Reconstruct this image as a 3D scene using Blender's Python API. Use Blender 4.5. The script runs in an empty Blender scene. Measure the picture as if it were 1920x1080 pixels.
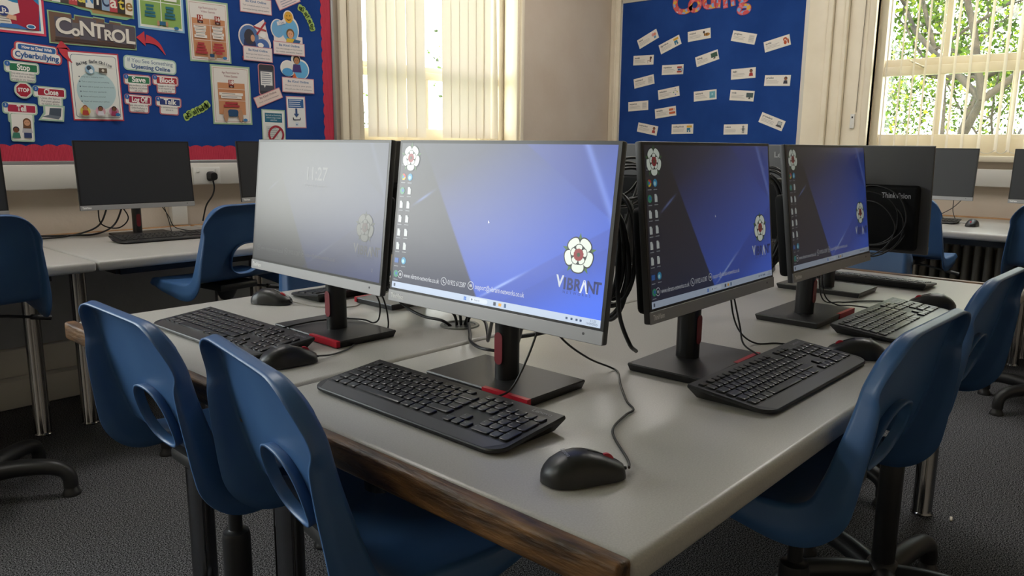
import bpy, bmesh, math, random
import numpy as np
from mathutils import Matrix, Vector
PI = math.pi
SC = bpy.context.scene
COL = SC.collection
rnd = random.Random(7)

# ------------------------------------------------------------------ camera
CAM = (-0.6277, -0.4000, 1.1824)
R_, U_, F_ = Vector((0.6735, -0.7391, 0.0091)), Vector((0.1285, 0.1293, 0.9833)), Vector((0.7279, 0.6611, -0.1818))
F_ = F_.normalized(); R_ = (R_ - F_ * R_.dot(F_)).normalized(); U_ = R_.cross(F_)
cam = bpy.data.cameras.new('camera'); cam_o = bpy.data.objects.new('camera', cam); COL.objects.link(cam_o)
cam_o.matrix_world = Matrix(((R_.x, U_.x, -F_.x, CAM[0]), (R_.y, U_.y, -F_.y, CAM[1]), (R_.z, U_.z, -F_.z, CAM[2]), (0, 0, 0, 1)))
cam.sensor_width = 36.0; cam.lens = 36.0 * 1451.26 / 1920; cam.clip_start = 0.02; cam.clip_end = 300
SC.camera = cam_o

# ------------------------------------------------------------------ world, sun, exposure
SKY = 6.0
SUN = 7.0
FILL = 6.0  # strength of the added fill panels
EXPO = 0.8
w = bpy.data.worlds.new('sky'); SC.world = w; w.use_nodes = True
nt = w.node_tree; nt.nodes.clear()
wo = nt.nodes.new('ShaderNodeOutputWorld'); bg = nt.nodes.new('ShaderNodeBackground')
tc = nt.nodes.new('ShaderNodeTexCoord'); sx = nt.nodes.new('ShaderNodeSeparateXYZ'); cr = nt.nodes.new('ShaderNodeValToRGB')
nt.links.new(tc.outputs['Generated'], sx.inputs[0]); nt.links.new(sx.outputs['Z'], cr.inputs[0]); nt.links.new(cr.outputs[0], bg.inputs[0])
cr.color_ramp.elements[0].position = 0.0; cr.color_ramp.elements[0].color = (1.0, 0.97, 0.93, 1)
cr.color_ramp.elements[1].position = 0.7; cr.color_ramp.elements[1].color = (0.80, 0.90, 1.0, 1)
bg.inputs[1].default_value = SKY
nt.links.new(bg.outputs[0], wo.inputs[0])
sl = bpy.data.lights.new('sun', 'SUN'); sl.energy = SUN; sl.angle = 0.01; sl.color = (1.0, 0.90, 0.74)
so = bpy.data.objects.new('sun', sl); COL.objects.link(so)
so.rotation_euler = Vector((0.66, 0.22, -0.72)).to_track_quat('-Z', 'Y').to_euler()
so.location = (-4, -2, 8)
vs = SC.view_settings
SC.display_settings.display_device = 'sRGB'
vs.view_transform = 'Standard'; vs.look = 'None'; vs.gamma = 1.0; vs.exposure = EXPO; vs.use_curve_mapping = False

def portal(name, center, sx_, sy_, normal):
    l = bpy.data.lights.new(name, 'AREA'); l.shape = 'RECTANGLE'; l.size = sx_; l.size_y = sy_
    l.cycles.is_portal = True
    o = bpy.data.objects.new(name, l); COL.objects.link(o)
    o.location = center; o.rotation_euler = Vector(normal).to_track_quat('-Z', 'Z').to_euler()
# window openings in the left wall (y = 3.56) and the right wall (x = 4.95)
WL, WR = 3.56, 4.95
portal('window_portal', (3.05, WL + 0.33, 2.0), 1.41, 1.6, (0, -1, 0))
portal('window_portal', (-2.375, WL + 0.33, 1.95), 3.65, 2.0, (0, -1, 0))
portal('window_portal', (WR + 0.33, 0.55, 1.95), 1.75, 1.65, (-1, 0, 0))

# ------------------------------------------------------------------ materials
MATS = {}
def srgb(h):
    v = [int(h[i:i + 2], 16) / 255 for i in (0, 2, 4)]
    return tuple(((c / 12.92) if c <= 0.04045 else ((c + 0.055) / 1.055) ** 2.4) for c in v) + (1,)
def mat(name, col=(0.5, 0.5, 0.5), rough=0.5, metal=0.0, spec=0.5, **k):
    if name in MATS: return MATS[name]
    m = bpy.data.materials.new(name); m.use_nodes = True
    b = m.node_tree.nodes['Principled BSDF']
    c = srgb(col) if isinstance(col, str) else tuple(col) + ((1,) if len(col) == 3 else ())
    b.inputs['Base Color'].default_value = c
    b.inputs['Roughness'].default_value = rough; b.inputs['Metallic'].default_value = metal
    b.inputs['Specular IOR Level'].default_value = spec
    if 'emit' in k:
        b.inputs['Emission Color'].default_value = c; b.inputs['Emission Strength'].default_value = k['emit']
        b.inputs['Base Color'].default_value = (0.004, 0.004, 0.004, 1)
    MATS[name] = m
    return m
def nodes(m): return m.node_tree.nodes, m.node_tree.links, m.node_tree.nodes['Principled BSDF']
def noise_col(m, c1, c2, scale=20, detail=4, lo=0.35, hi=0.65, stretch=None, bump=0.0, bscale=None):
    N, L, b = nodes(m)
    t = N.new('ShaderNodeTexCoord'); mp = N.new('ShaderNodeMapping'); n = N.new('ShaderNodeTexNoise'); r = N.new('ShaderNodeValToRGB')
    n.inputs['Scale'].default_value = scale; n.inputs['Detail'].default_value = detail
    if stretch: mp.inputs['Scale'].default_value = stretch
    L.new(t.outputs['Object'], mp.inputs[0]); L.new(mp.outputs[0], n.inputs[0]); L.new(n.outputs[0], r.inputs[0])
    r.color_ramp.elements[0].position = lo; r.color_ramp.elements[1].position = hi
    r.color_ramp.elements[0].color = srgb(c1) if isinstance(c1, str) else c1
    r.color_ramp.elements[1].color = srgb(c2) if isinstance(c2, str) else c2
    L.new(r.outputs[0], b.inputs['Base Color'])
    if bump:
        n2 = N.new('ShaderNodeTexNoise'); n2.inputs['Scale'].default_value = bscale or scale; n2.inputs['Detail'].default_value = 3
        L.new(mp.outputs[0], n2.inputs[0])
        bp = N.new('ShaderNodeBump'); bp.inputs['Strength'].default_value = bump; bp.inputs['Distance'].default_value = 0.01
        L.new(n2.outputs[0], bp.inputs['Height']); L.new(bp.outputs[0], b.inputs['Normal'])
    return m

M_CARPET = noise_col(mat('carpet', rough=1.0, spec=0.05), '101113', '8e8e92', 260, 3, 0.42, 0.66, bump=0.5, bscale=260)
M_WALL = noise_col(mat('wall_paint', rough=0.7, spec=0.3), 'cbbba9', 'd3c6b6', 3, 5, 0.3, 0.7, bump=0.15, bscale=30)
M_WALLDK = noise_col(mat('wall_paint_low', rough=0.7, spec=0.3), 'a89c90', 'bdb2a6', 6, 6, 0.3, 0.7, bump=0.3, bscale=24)
M_CEIL = mat('ceiling_paint', 'd9d4cb', 0.9, spec=0.2)
M_CREAM = noise_col(mat('cream_gloss', rough=0.35), 'e6dac2', 'efe4ce', 5, 4, 0.3, 0.7)
M_WHITEP = mat('white_trunking', 'd8d4cc', 0.4)
M_LAM = noise_col(mat('grey_laminate', rough=0.32), 'b1aea9', 'bbb8b3', 400, 2, 0.35, 0.65, bump=0.035, bscale=500)
M_LAM.node_tree.nodes['Principled BSDF'].inputs['Roughness'].default_value = 0.30
M_LAMEDGE = mat('laminate_edge', 'b3b1ae', 0.38)
M_WOOD = noise_col(mat('worn_wood', rough=0.45), '352210', '8a6238', 9, 8, 0.36, 0.75, stretch=(6, 1.2, 6), bump=0.25, bscale=30)
M_WOODLT = noise_col(mat('pine_strip', rough=0.5), '8a5f38', 'b58a5c', 9, 6, 0.3, 0.7, stretch=(1, 1, 6))
M_LEG = mat('black_chrome', (0.22, 0.22, 0.23), 0.12, metal=1.0)
M_BLUE = noise_col(mat('blue_polypropylene', rough=0.38), '385b8c', '436897', 6, 4, 0.3, 0.7, bump=0.04, bscale=900)
M_BLUE.node_tree.nodes['Principled BSDF'].inputs['Roughness'].default_value = 0.36
M_BLK = mat('black_plastic', (0.012, 0.012, 0.013), 0.42)
M_BLKM = noise_col(mat('matt_black', rough=0.42, spec=0.7), '17171a', '1f1f22', 300, 2, 0.3, 0.7, bump=0.05, bscale=900)
M_BASEB = mat('chair_base_black', (0.02, 0.02, 0.021), 0.42)
M_KEY = mat('key_black', (0.016, 0.016, 0.017), 0.30, spec=0.75)
M_KEYB = mat('keyboard_black', (0.014, 0.014, 0.015), 0.4)
M_LEG_W = mat('legend_white', 'b9b9b9', 0.6)
M_GREYCH = mat('chin_grey', '9b9b9d', 0.36, metal=0.35)
M_DKGREY = mat('monitor_back', '4b4b4e', 0.5)
M_BKBACK = mat('monitor_back_black', '08090b', 0.65, spec=0.2)
M_RED = mat('signal_red', 'b3122a', 0.4)
M_DRED = mat('dark_red', '7a1a26', 0.45)
M_SILV = mat('silver_lettering', 'a9a9ad', 0.4, metal=0.3)
M_CABLE = mat('cable_black', (0.008, 0.008, 0.009), 0.4)
M_CABLEW = mat('cable_grey', '9a978f', 0.5)
M_OFF = mat('screen_off', '22252b', 0.35, spec=0.6)
M_BEZ = mat('bezel_black', (0.008, 0.008, 0.009), 0.3)
M_ALU = mat('aluminium', 'a4a4a4', 0.4, metal=0.7)
M_BLUEB = noise_col(mat('blue_felt', rough=0.95, spec=0.1), '1f3f80', '26488c', 3, 6, 0.35, 0.65, bump=0.1, bscale=250)
M_BORDER = mat('red_border_card', 'cf3350', 0.7)
_N, _L, _b = nodes(M_BORDER)
_t = _N.new('ShaderNodeTexCoord'); _wv = _N.new('ShaderNodeTexWave'); _wv.inputs['Scale'].default_value = 55; _bp = _N.new('ShaderNodeBump')
_bp.inputs['Strength'].default_value = 0.7; _bp.inputs['Distance'].default_value = 0.003
_L.new(_t.outputs['Object'], _wv.inputs[0]); _L.new(_wv.outputs[0], _bp.inputs['Height']); _L.new(_bp.outputs[0], _b.inputs['Normal'])
M_SOCK = mat('socket_white', 'dcdad4', 0.35)
M_RAD = mat('radiator_paint', '8e8a82', 0.5)
M_BARK = noise_col(mat('bark', rough=0.9), '1d1811', '3d3427', 9, 5, 0.3, 0.7)
M_GRASS = noise_col(mat('grass', rough=0.95), '3f5a24', '66803a', 2, 5)
M_BRASS = mat('brass_latch', 'd8cdb4', 0.25, metal=0.7)

def two_way(name, col, trans=0.5):
    if name in MATS: return MATS[name]
    m = bpy.data.materials.new(name); m.use_nodes = True; N, L = m.node_tree.nodes, m.node_tree.links
    N.clear(); o = N.new('ShaderNodeOutputMaterial'); d = N.new('ShaderNodeBsdfDiffuse'); t = N.new('ShaderNodeBsdfTranslucent'); x = N.new('ShaderNodeMixShader')
    d.inputs[0].default_value = srgb(col); t.inputs[0].default_value = srgb(col); x.inputs[0].default_value = trans
    L.new(d.outputs[0], x.inputs[1]); L.new(t.outputs[0], x.inputs[2]); L.new(x.outputs[0], o.inputs[0])
    MATS[name] = m; return m
M_SLAT = two_way('blind_fabric', 'ece2d0', 0.17)
M_LEAF = [two_way('leaf_green', '4c6426', 0.45), two_way('leaf_light', '84922f', 0.5), two_way('leaf_dark', '2c3d1a', 0.4)]
def glass_mat():
    m = bpy.data.materials.new('window_glass'); m.use_nodes = True; N, L = m.node_tree.nodes, m.node_tree.links
    N.clear(); o = N.new('ShaderNodeOutputMaterial'); t = N.new('ShaderNodeBsdfTransparent'); g = N.new('ShaderNodeBsdfGlossy'); x = N.new('ShaderNodeMixShader'); f = N.new('ShaderNodeLayerWeight'); pw = N.new('ShaderNodeMath'); pw.operation = 'POWER'; pw.inputs[1].default_value = 4.0; ad = N.new('ShaderNodeMath'); ad.operation = 'MULTIPLY_ADD'; ad.inputs[1].default_value = 0.9; ad.inputs[2].default_value = 0.05
    t.inputs[0].default_value = (0.95, 0.97, 0.96, 1); g.inputs['Roughness'].default_value = 0.02; L.new(f.outputs['Facing'], pw.inputs[0]); L.new(pw.outputs[0], ad.inputs[0])
    L.new(ad.outputs[0], x.inputs[0]); L.new(t.outputs[0], x.inputs[1]); L.new(g.outputs[0], x.inputs[2]); L.new(x.outputs[0], o.inputs[0])
    return m
M_GLASS = glass_mat()
def pm(h): return mat('paper_' + h, h, 0.65, spec=0.3)

# ------------------------------------------------------------------ mesh helpers
class MB:
    """collects polygons with materials; build() links them as one mesh object"""
    def __init__(s): s.v, s.f, s.m, s.mats = [], [], [], []
    def mi(s, m):
        if m not in s.mats: s.mats.append(m)
        return s.mats.index(m)
    def add(s, vs, fs, m, M=None):
        o = len(s.v)
        s.v += [tuple(M @ Vector(p)) if M else tuple(p) for p in vs]
        k = s.mi(m)
        for f in fs: s.f.append([i + o for i in f]); s.m.append(k)
        return s
    def box(s, x0, x1, y0, y1, z0, z1, m, M=None):
        v = [(x, y, z) for z in (z0, z1) for y in (y0, y1) for x in (x0, x1)]
        return s.add(v, [(0, 2, 3, 1), (4, 5, 7, 6), (0, 1, 5, 4), (2, 6, 7, 3), (0, 4, 6, 2), (1, 3, 7, 5)], m, M)
    def rbox(s, x0, x1, y0, y1, z0, z1, m, r=0.004, seg=2, M=None):
        bm = bmesh.new(); bmesh.ops.create_cube(bm, size=1)
        for v in bm.verts: v.co = Vector(((x0 + x1) / 2 + v.co.x * (x1 - x0), (y0 + y1) / 2 + v.co.y * (y1 - y0), (z0 + z1) / 2 + v.co.z * (z1 - z0)))
        bmesh.ops.bevel(bm, geom=bm.edges[:], offset=r, segments=seg, affect='EDGES', profile=0.5)
        bm.verts.index_update()
        s.add([tuple(v.co) for v in bm.verts], [[v.index for v in f.verts] for f in bm.faces], m, M); bm.free(); return s
    def prism(s, pts, z0, z1, m, M=None, top=None):
        """pts ccw in xy; extruded z0..z1; 'top' gives a different outline at z1"""
        n = len(pts); t = top or pts
        v = [(x, y, z0) for x, y in pts] + [(x, y, z1) for x, y in t]
        f = [list(range(n - 1, -1, -1)), list(range(n, 2 * n))] + [(i, (i + 1) % n, n + (i + 1) % n, n + i) for i in range(n)]
        return s.add(v, f, m, M)
    def poly(s, pts, z, m, M=None): return s.add([(x, y, z) for x, y in pts], [list(range(len(pts)))], m, M)
    def lathe(s, prof, m, M=None, n=24, cap=True):
        v = []; f = []
        for r, z in prof: v += [(r * math.cos(2 * PI * k / n), r * math.sin(2 * PI * k / n), z) for k in range(n)]
        for i in range(len(prof) - 1):
            for k in range(n): f.append((i * n + k, i * n + (k + 1) % n, (i + 1) * n + (k + 1) % n, (i + 1) * n + k))
        if cap:
            f.append(list(range(n - 1, -1, -1))); f.append([(len(prof) - 1) * n + k for k in range(n)])
        return s.add(v, f, m, M)
    def tube(s, path, rad, m, n=8, M=None, flat=1.0):
        P = [Vector(p) for p in path]; v = []; f = []
        R = rad if isinstance(rad, (list, tuple)) else [rad] * len(P)
        T = [(P[min(i + 1, len(P) - 1)] - P[max(i - 1, 0)]).normalized() for i in range(len(P))]
        a = Vector((0, 0, 1)) if abs(T[0].z) < 0.9 else Vector((1, 0, 0))
        nrm = (a - T[0] * a.dot(T[0])).normalized()
        for i, p in enumerate(P):
            nrm = (nrm - T[i] * nrm.dot(T[i])).normalized(); b = T[i].cross(nrm)
            for k in range(n):
                q = 2 * PI * k / n; v.append(tuple(p + nrm * (math.cos(q) * R[i] * flat) + b * (math.sin(q) * R[i])))
        for i in range(len(P) - 1):
            for k in range(n): f.append((i * n + k, i * n + (k + 1) % n, (i + 1) * n + (k + 1) % n, (i + 1) * n + k))
        f.append(list(range(n - 1, -1, -1))); f.append([(len(P) - 1) * n + k for k in range(n)])
        return s.add(v, f, m, M)
    def mesh(s, name, smooth=None):
        me = bpy.data.meshes.new(name); me.from_pydata(s.v, [], s.f)
        for m in s.mats: me.materials.append(m)
        me.polygons.foreach_set('material_index', s.m)
        if smooth is not None:
            me.polygons.foreach_set('use_smooth', [True] * len(s.f))
            me.set_sharp_from_angle(angle=math.radians(smooth))
        me.update(); return me
    def build(s, name, parent=None, smooth=None, mw=None):
        return link(name, s.mesh(name, smooth), parent, mw)
def link(name, data, parent=None, ml=None):
    o = bpy.data.objects.new(name, data); COL.objects.link(o)
    if parent is not None: o.parent = parent
    if ml is not None: o.matrix_local = ml
    return o
def thing(name, label, cat, loc=(0, 0, 0), rz=0.0, group=None, M=None):
    o = bpy.data.objects.new(name, None); COL.objects.link(o); o.empty_display_size = 0.05
    if M is not None: o.matrix_world = M
    else: o.location = loc; o.rotation_euler = (0, 0, rz)
    return tag(o, label, cat, group)
def tag(o, label, cat=None, group=None):
    if label: o['label'] = label
    if cat: o['category'] = cat
    if group: o['group'] = group
    return o
def struct(o): o['kind'] = 'structure'; return o
def copy_tree(root, parent=None):
    c = root.copy(); COL.objects.link(c)
    if parent is not None: c.parent = parent; c.matrix_parent_inverse = root.matrix_parent_inverse.copy()
    for ch in list(root.children): copy_tree(ch, c)
    return c
def spline(pts, n=10):
    P = [Vector(p) for p in pts]; P = [P[0] * 2 - P[1]] + P + [P[-1] * 2 - P[-2]]; out = []
    for i in range(1, len(P) - 2):
        a, b, c, d = P[i - 1:i + 3]
        for k in range(n):
            t = k / n
            out.append(0.5 * (2 * b + (c - a) * t + (2 * a - 5 * b + 4 * c - d) * t * t + (3 * b - a - 3 * c + d) * t ** 3))
    return out + [P[-2]]
def rrect(w, h, r, n=4, cx=0, cy=0):
    out = []
    for sx_, sy_, a0 in ((1, 1, 0), (-1, 1, 90), (-1, -1, 180), (1, -1, 270)):
        for k in range(n + 1):
            a = math.radians(a0 + 90 * k / n); out.append((cx + sx_ * (w / 2 - r) + r * math.cos(a), cy + sy_ * (h / 2 - r) + r * math.sin(a)))
    return out
def ell(cx, cy, rx, ry=None, n=24, a0=0, a1=2 * PI):
    ry = ry or rx; return [(cx + rx * math.cos(a0 + (a1 - a0) * k / n), cy + ry * math.sin(a0 + (a1 - a0) * k / n)) for k in range(n if abs(a1 - a0 - 2 * PI) < 1e-6 else n + 1)]
def text_mesh(s, size, m, bold=0.0, align='CENTER', ext=0.0, width=None, shear=0.0, space=1.0, maxw=None):
    """lettering as a mesh in the xy plane, front to +z"""
    cu = bpy.data.curves.new('lettering', 'FONT'); cu.body = s; cu.size = size; cu.align_x = align; cu.align_y = 'CENTER'
    cu.offset = bold; cu.extrude = ext; cu.resolution_u = 4 if size > 0.02 else 2; cu.shear = shear; cu.space_character = space
    o = bpy.data.objects.new('lettering', cu)
    me = bpy.data.meshes.new_from_object(o)
    bpy.data.objects.remove(o); bpy.data.curves.remove(cu)
    if width or maxw:
        xs = [v.co.x for v in me.vertices]; k = max(max(xs) - min(xs), 1e-6); k = width / k if width else min(1.0, maxw / k)
        for v in me.vertices: v.co.x *= k
    me.materials.clear(); me.materials.append(m); me.name = 'lettering'
    return me
def T(x, y, z): return Matrix.Translation((x, y, z))
def RZ(a): return Matrix.Rotation(a, 4, 'Z')
def RY(a): return Matrix.Rotation(a, 4, 'Y')
def RX(a): return Matrix.Rotation(a, 4, 'X')

# ================================================================== THE ROOM
X0, Y0, ZC = -4.7, -3.2, 3.15
TH = 0.34
def wall_with_holes(name, ax, c, lo, hi, holes, m, out):
    """wall plane at c (inner face), from lo..hi along the other axis; holes = [(a0,a1,z0,z1)]"""
    b = MB(); xs = sorted({lo, hi} | {h[0] for h in holes} | {h[1] for h in holes}); zs = sorted({0, ZC} | {h[2] for h in holes} | {h[3] for h in holes})
    for i in range(len(xs) - 1):
        for k in range(len(zs) - 1):
            cx, cz = (xs[i] + xs[i + 1]) / 2, (zs[k] + zs[k + 1]) / 2
            if any(h[0] < cx < h[1] and h[2] < cz < h[3] for h in holes): continue
            c0, c1 = sorted((c, c + out * TH))
            if ax == 'y': b.box(xs[i], xs[i + 1], c0, c1, zs[k], zs[k + 1], m)
            else: b.box(c0, c1, xs[i], xs[i + 1], zs[k], zs[k + 1], m)
    return struct(b.build(name))
H1 = (2.345, 3.752, 1.20, 2.80); H3 = (-4.2, -0.55, 0.95, 2.95); H2 = (-0.33, 1.425, 1.13, 2.78)
wall_with_holes('wall_left', 'y', WL, X0 - TH, WR + TH, [H1, H3], M_WALL, 1)
wall_with_holes('wall_right', 'x', WR, Y0 - TH, WL, [H2], M_WALL, 1)
struct(MB().box(X0 - TH, X0, Y0 - TH, WL, 0, ZC, M_WALL).build('wall_back'))
struct(MB().box(X0, WR, Y0 - TH, Y0, 0, ZC, M_WALL).build('wall_front'))
struct(MB().box(X0 - TH, WR + TH, Y0 - TH, WL + TH, -0.15, 0.0, M_CARPET).build('floor'))
struct(MB().box(X0 - TH, WR + TH, Y0 - TH, WL + TH, ZC, ZC + 0.15, M_CEIL).build('ceiling'))
# skirting boxes and ledges
b = MB(); b.rbox(X0, WR, WL - 0.035, WL, 0.0, 0.255, M_WHITEP, 0.008); b.rbox(X0, WR - 0.06, WL - 0.11, WL - 0.035, 0.0, 0.135, M_WHITEP, 0.02)
struct(b.build('baseboard_left', smooth=40))
struct(MB().rbox(WR - 0.03, WR, Y0, WL - 0.04, 0.0, 0.2, M_CREAM, 0.008).build('baseboard_right', smooth=40))
struct(MB().box(X0, 2.18, WL - 0.006, WL, 0.256, 0.715, noise_col(mat('lower_wall_grey', rough=0.6), '9a9ea3', 'a8acb0', 5, 5, 0.3, 0.7, bump=0.2, bscale=25)).build('wall_left_low'))  # thin even grey sheet over the lower left wall
# dado trunking under the boards
b = MB(); b.rbox(-0.9, 2.17, WL - 0.052, WL, 0.965, 1.075, M_WHITEP, 0.006); struct(b.build('trim_1', smooth=40))
b = MB(); b.rbox(WR - 0.05, WR, -0.9, 1.9, 0.955, 1.062, M_WHITEP, 0.006); struct(b.build('trim_2', smooth=40))

def window(name, ax, c, out, h, bars, rails, recess=0.12):
    """sash window: a frame part with the bars and one glass per opening"""
    a0, a1, z0, z1 = h
    def bx(bb, p0, p1, d0, d1, q0, q1, m, r=0.006):
        lo, hi = sorted((c + out * d0, c + out * d1))
        if ax == 'y': bb.rbox(p0, p1, lo, hi, q0, q1, m, r)
        else: bb.rbox(lo, hi, p0, p1, q0, q1, m, r)
    zb, zr0, zr1, zt = rails                     # top of bottom rail, meeting rail
    F = MB()
    bx(F, a0, a0 + 0.052, recess, recess + 0.10, z0, z1, M_CREAM); bx(F, a1 - 0.052, a1, recess, recess + 0.10, z0, z1, M_CREAM)
    bx(F, a0 + 0.04, a1 - 0.04, recess + 0.01, recess + 0.06, z0, zb, M_CREAM)
    zm = (zr0 + zr1) / 2
    bx(F, a0 + 0.04, a1 - 0.04, recess + 0.01, recess + 0.055, zr0, zm + 0.004, M_CREAM); bx(F, a0 + 0.04, a1 - 0.04, recess + 0.045, recess + 0.10, zm, zr1, M_CREAM)
    bx(F, a0 + 0.04, a1 - 0.04, recess + 0.045, recess + 0.10, zt, z1, M_CREAM)
    for p in bars:
        bx(F, p - 0.017, p + 0.017, recess + 0.015, recess + 0.055, zb - 0.01, zr0 + 0.01, M_CREAM, 0.008)
        bx(F, p - 0.019, p + 0.019, recess + 0.05, recess + 0.095, zr1 - 0.01, zt + 0.01, M_CREAM, 0.008)
    root = F.build(name, smooth=40); struct(root)
    for q0, q1, d in ((zb, zr0, recess + 0.035), (zr1, zt, recess + 0.075)):
        g = MB()
        if ax == 'y': g.box(a0 + 0.05, a1 - 0.05, c + out * d, c + out * (d + 0.004), q0, q1, M_GLASS)
        else: g.box(c + out * d, c + out * (d + 0.004), a0 + 0.05, a1 - 0.05, q0, q1, M_GLASS)
        g.build('window_pane', root)
    return root
w1 = window('window_1', 'y', WL, 1, H1, [2.80, 3.00, 3.38], (1.285, 1.612, 1.70, 2.70))
w2 = window('window_2', 'x', WR, 1, H2, [-0.21 + 0.0, 0.20, 0.61, 1.02], (1.275, 1.655, 1.765, 2.70), 0.05)
w3 = window('window_unseen', 'y', WL, 1, H3, [-3.3, -2.4, -1.5], (1.03, 1.70, 1.78, 2.86))  # unseen window, inferred from screen glare, added and enlarged for its light
# glowing fill panels added out of view to brighten the room
for lx, ly, lb in ((0.6, 2.5, 'added fill light panel above the noticeboard wall desks'), (3.3, 2.4, 'added fill light panel above the cream blind'), (3.3, 0.5, 'added fill light panel above the window desks'), (-2.6, 2.0, 'added fill light panel beside the off-frame window')):
    t = thing('fill_panel', lb, 'fill light', (lx, ly, ZC - 0.03), 0, 'added fill panels')
    MB().rbox(-0.62, 0.62, -0.32, 0.32, 0.0, 0.029, M_WHITEP, 0.004).build('fill_housing', t)
    MB().box(-0.6, 0.6, -0.3, 0.3, -0.004, -0.001, mat('fill_diffuser', (1.0, 0.965, 0.92), 0.5, emit=FILL)).build('fill_diffuser', t)
# inner sills
def sill(parent, *a): return MB().rbox(*a, M_CREAM, 0.008).build('window_sill', parent, smooth=40)
sill(w1, H1[0] - 0.08, H1[1] + 0.08, WL - 0.05, WL + 0.14, 1.165, 1.202)
sill(w2, WR - 0.055, WR + 0.07, H2[0] - 0.08, H2[1] + 0.08, 1.105, 1.142)
sill(w3, H3[0] - 0.08, H3[1] + 0.08, WL - 0.05, WL + 0.14, 0.915, 0.952)
# latches on the meeting rails
def latch(parent, M):
    b = MB(); b.rbox(-0.03, 0.03, -0.004, 0.004, -0.008, 0.008, M_BRASS, 0.002, M=M)
    b.tube(spline([(0, 0, 0.004), (0.02, 0, 0.016), (0.055, 0, 0.002), (0.075, 0, -0.004)], 5), [0.006] * 11 + [0.007] * 5, M_BRASS, 8, M)
    b.build('window_latch', parent, smooth=50)
latch(w1, T(2.66, WL + 0.115, 1.66) @ RX(PI / 2))
latch(w2, T(WR + 0.045, 1.19, 1.735) @ Matrix(((0, 0, -1, 0), (-1, 0, 0, 0), (0, 1, 0, 0), (0, 0, 0, 1))) @ RZ(-0.5))
# architraves
def archi(name, boxes):
    b = MB()
    for bb in boxes: b.rbox(*bb, M_CREAM, 0.007)
    struct(b.build(name, smooth=40))
archi('trim_3', [(2.185, 2.235, WL - 0.03, WL, 0, 2.95), (2.24, 2.30, WL - 0.045, WL, 0, 2.95), (2.30, 2.345, WL - 0.03, WL + 0.1, 1.2, 2.8)])
archi('trim_4', [(3.735, 3.76, WL - 0.03, WL + 0.1, 1.2, 2.8), (3.757, 3.785, WL - 0.05, WL, 0, 2.95), (3.785, 3.815, WL - 0.03, WL, 0, 2.95)])
archi('trim_5', [(WR - 0.03, WR, 3.455, 3.525, 0, 2.9), (WR - 0.045, WR, 3.485, 3.50, 0, 2.9), (WR - 0.022, WR, 3.525, 3.558, 0, 2.9)])
archi('trim_6', [(WR - 0.035, WR, 1.735, 1.875, 0, 2.95), (WR - 0.05, WR, 1.70, 1.738, 0, 2.95), (WR - 0.025, WR, 1.62, 1.70, 0, 2.95), (WR - 0.045, WR, 1.60, 1.625, 0, 2.95), (WR - 0.015, WR, 1.47, 1.60, 0.0, 2.95), (WR - 0.03, WR + 0.05, 1.425, 1.47, 1.14, 2.95)])
# plain lining of the far reveal of the off-frame side is the wall itself

# ================================================================== TABLES
def table(name, label, x0, x1, y0, y1, wood, legs, group=None, port=None):
    """wood = list of ends ('x0','x1','y1') carrying a timber edge"""
    t = thing(name, label, 'table', ((x0 + x1) / 2, (y0 + y1) / 2, 0), 0, group)
    ox, oy = (x0 + x1) / 2, (y0 + y1) / 2
    a, b_, c, d = x0 - ox, x1 - ox, y0 - oy, y1 - oy
    W = 0.022
    ta, tb, tc_, td = a + (W if 'x0' in wood else 0), b_ - (W if 'x1' in wood else 0), c, d - (W if 'y1' in wood else 0)
    m = MB(); m.rbox(ta, tb, tc_, td, 0.722, 0.76, M_LAM, 0.012, 4); m.build('table_top', t, smooth=50)
    for e in wood:
        m = MB()
        if e == 'x0': m.rbox(a - 0.004, a + W, c + 0.001, d - 0.001, 0.722, 0.763, M_WOOD, 0.006, 3)
        if e == 'x1': m.rbox(b_ - W, b_ + 0.004, c + 0.001, d - 0.001, 0.722, 0.763, M_WOOD, 0.006, 3)
        if e == 'y1': m.rbox(a + 0.001, b_ - 0.001, d - W, d + 0.004, 0.722, 0.763, M_WOODLT, 0.006, 3)
        m.build('timber_edge', t, smooth=50)
    for (px, py, qx, qy) in ((a + 0.12, c + 0.14, b_ - 0.12, c + 0.14), (a + 0.12, d - 0.17, b_ - 0.12, d - 0.17), (a + 0.12, c + 0.14, a + 0.12, d - 0.17), (b_ - 0.12, c + 0.14, b_ - 0.12, d - 0.17)):
        m = MB()
        if abs(px - qx) > abs(py - qy): m.box(px, qx, py - 0.012, py + 0.012, 0.682, 0.7215, M_BLK)
        else: m.box(px - 0.012, px + 0.012, py, qy, 0.684, 0.7215, M_BLK)
        m.build('frame_rail', t)
    for (lx, ly) in legs:
        m = MB(); m.lathe([(0.033, 0.0), (0.034, 0.004), (0.030, 0.012), (0.030, 0.70), (0.045, 0.705), (0.045, 0.7215)], M_LEG, T(lx - ox, ly - oy, 0), 24)
        m.build('leg', t, smooth=40)
    if port:
        m = MB(); pr = T(port[0] - ox, port[1] - oy, 0.7602)
        m.lathe([(0.0, -0.003), (0.036, -0.003), (0.036, 0.0), (0.038, 0.003), (0.045, 0.003), (0.047, 0.0005)], mat('port_grey', '6f706a', 0.5), pr, 32, cap=False)
        m.poly(ell(0, 0, 0.036, n=32), 0.0006, M_BLK, pr)
        m.build('cable_port', t, smooth=40)
    return t
GI = 'tables of the central island'
table('computer_table', 'long grey table in front, brown timber edge, holding the large blue screen', -0.018, 2.20, 0.0, 0.766, ['x0', 'x1'], [(0.15, 0.16), (2.05, 0.195), (0.16, 0.62), (2.05, 0.6)], GI)
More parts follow.
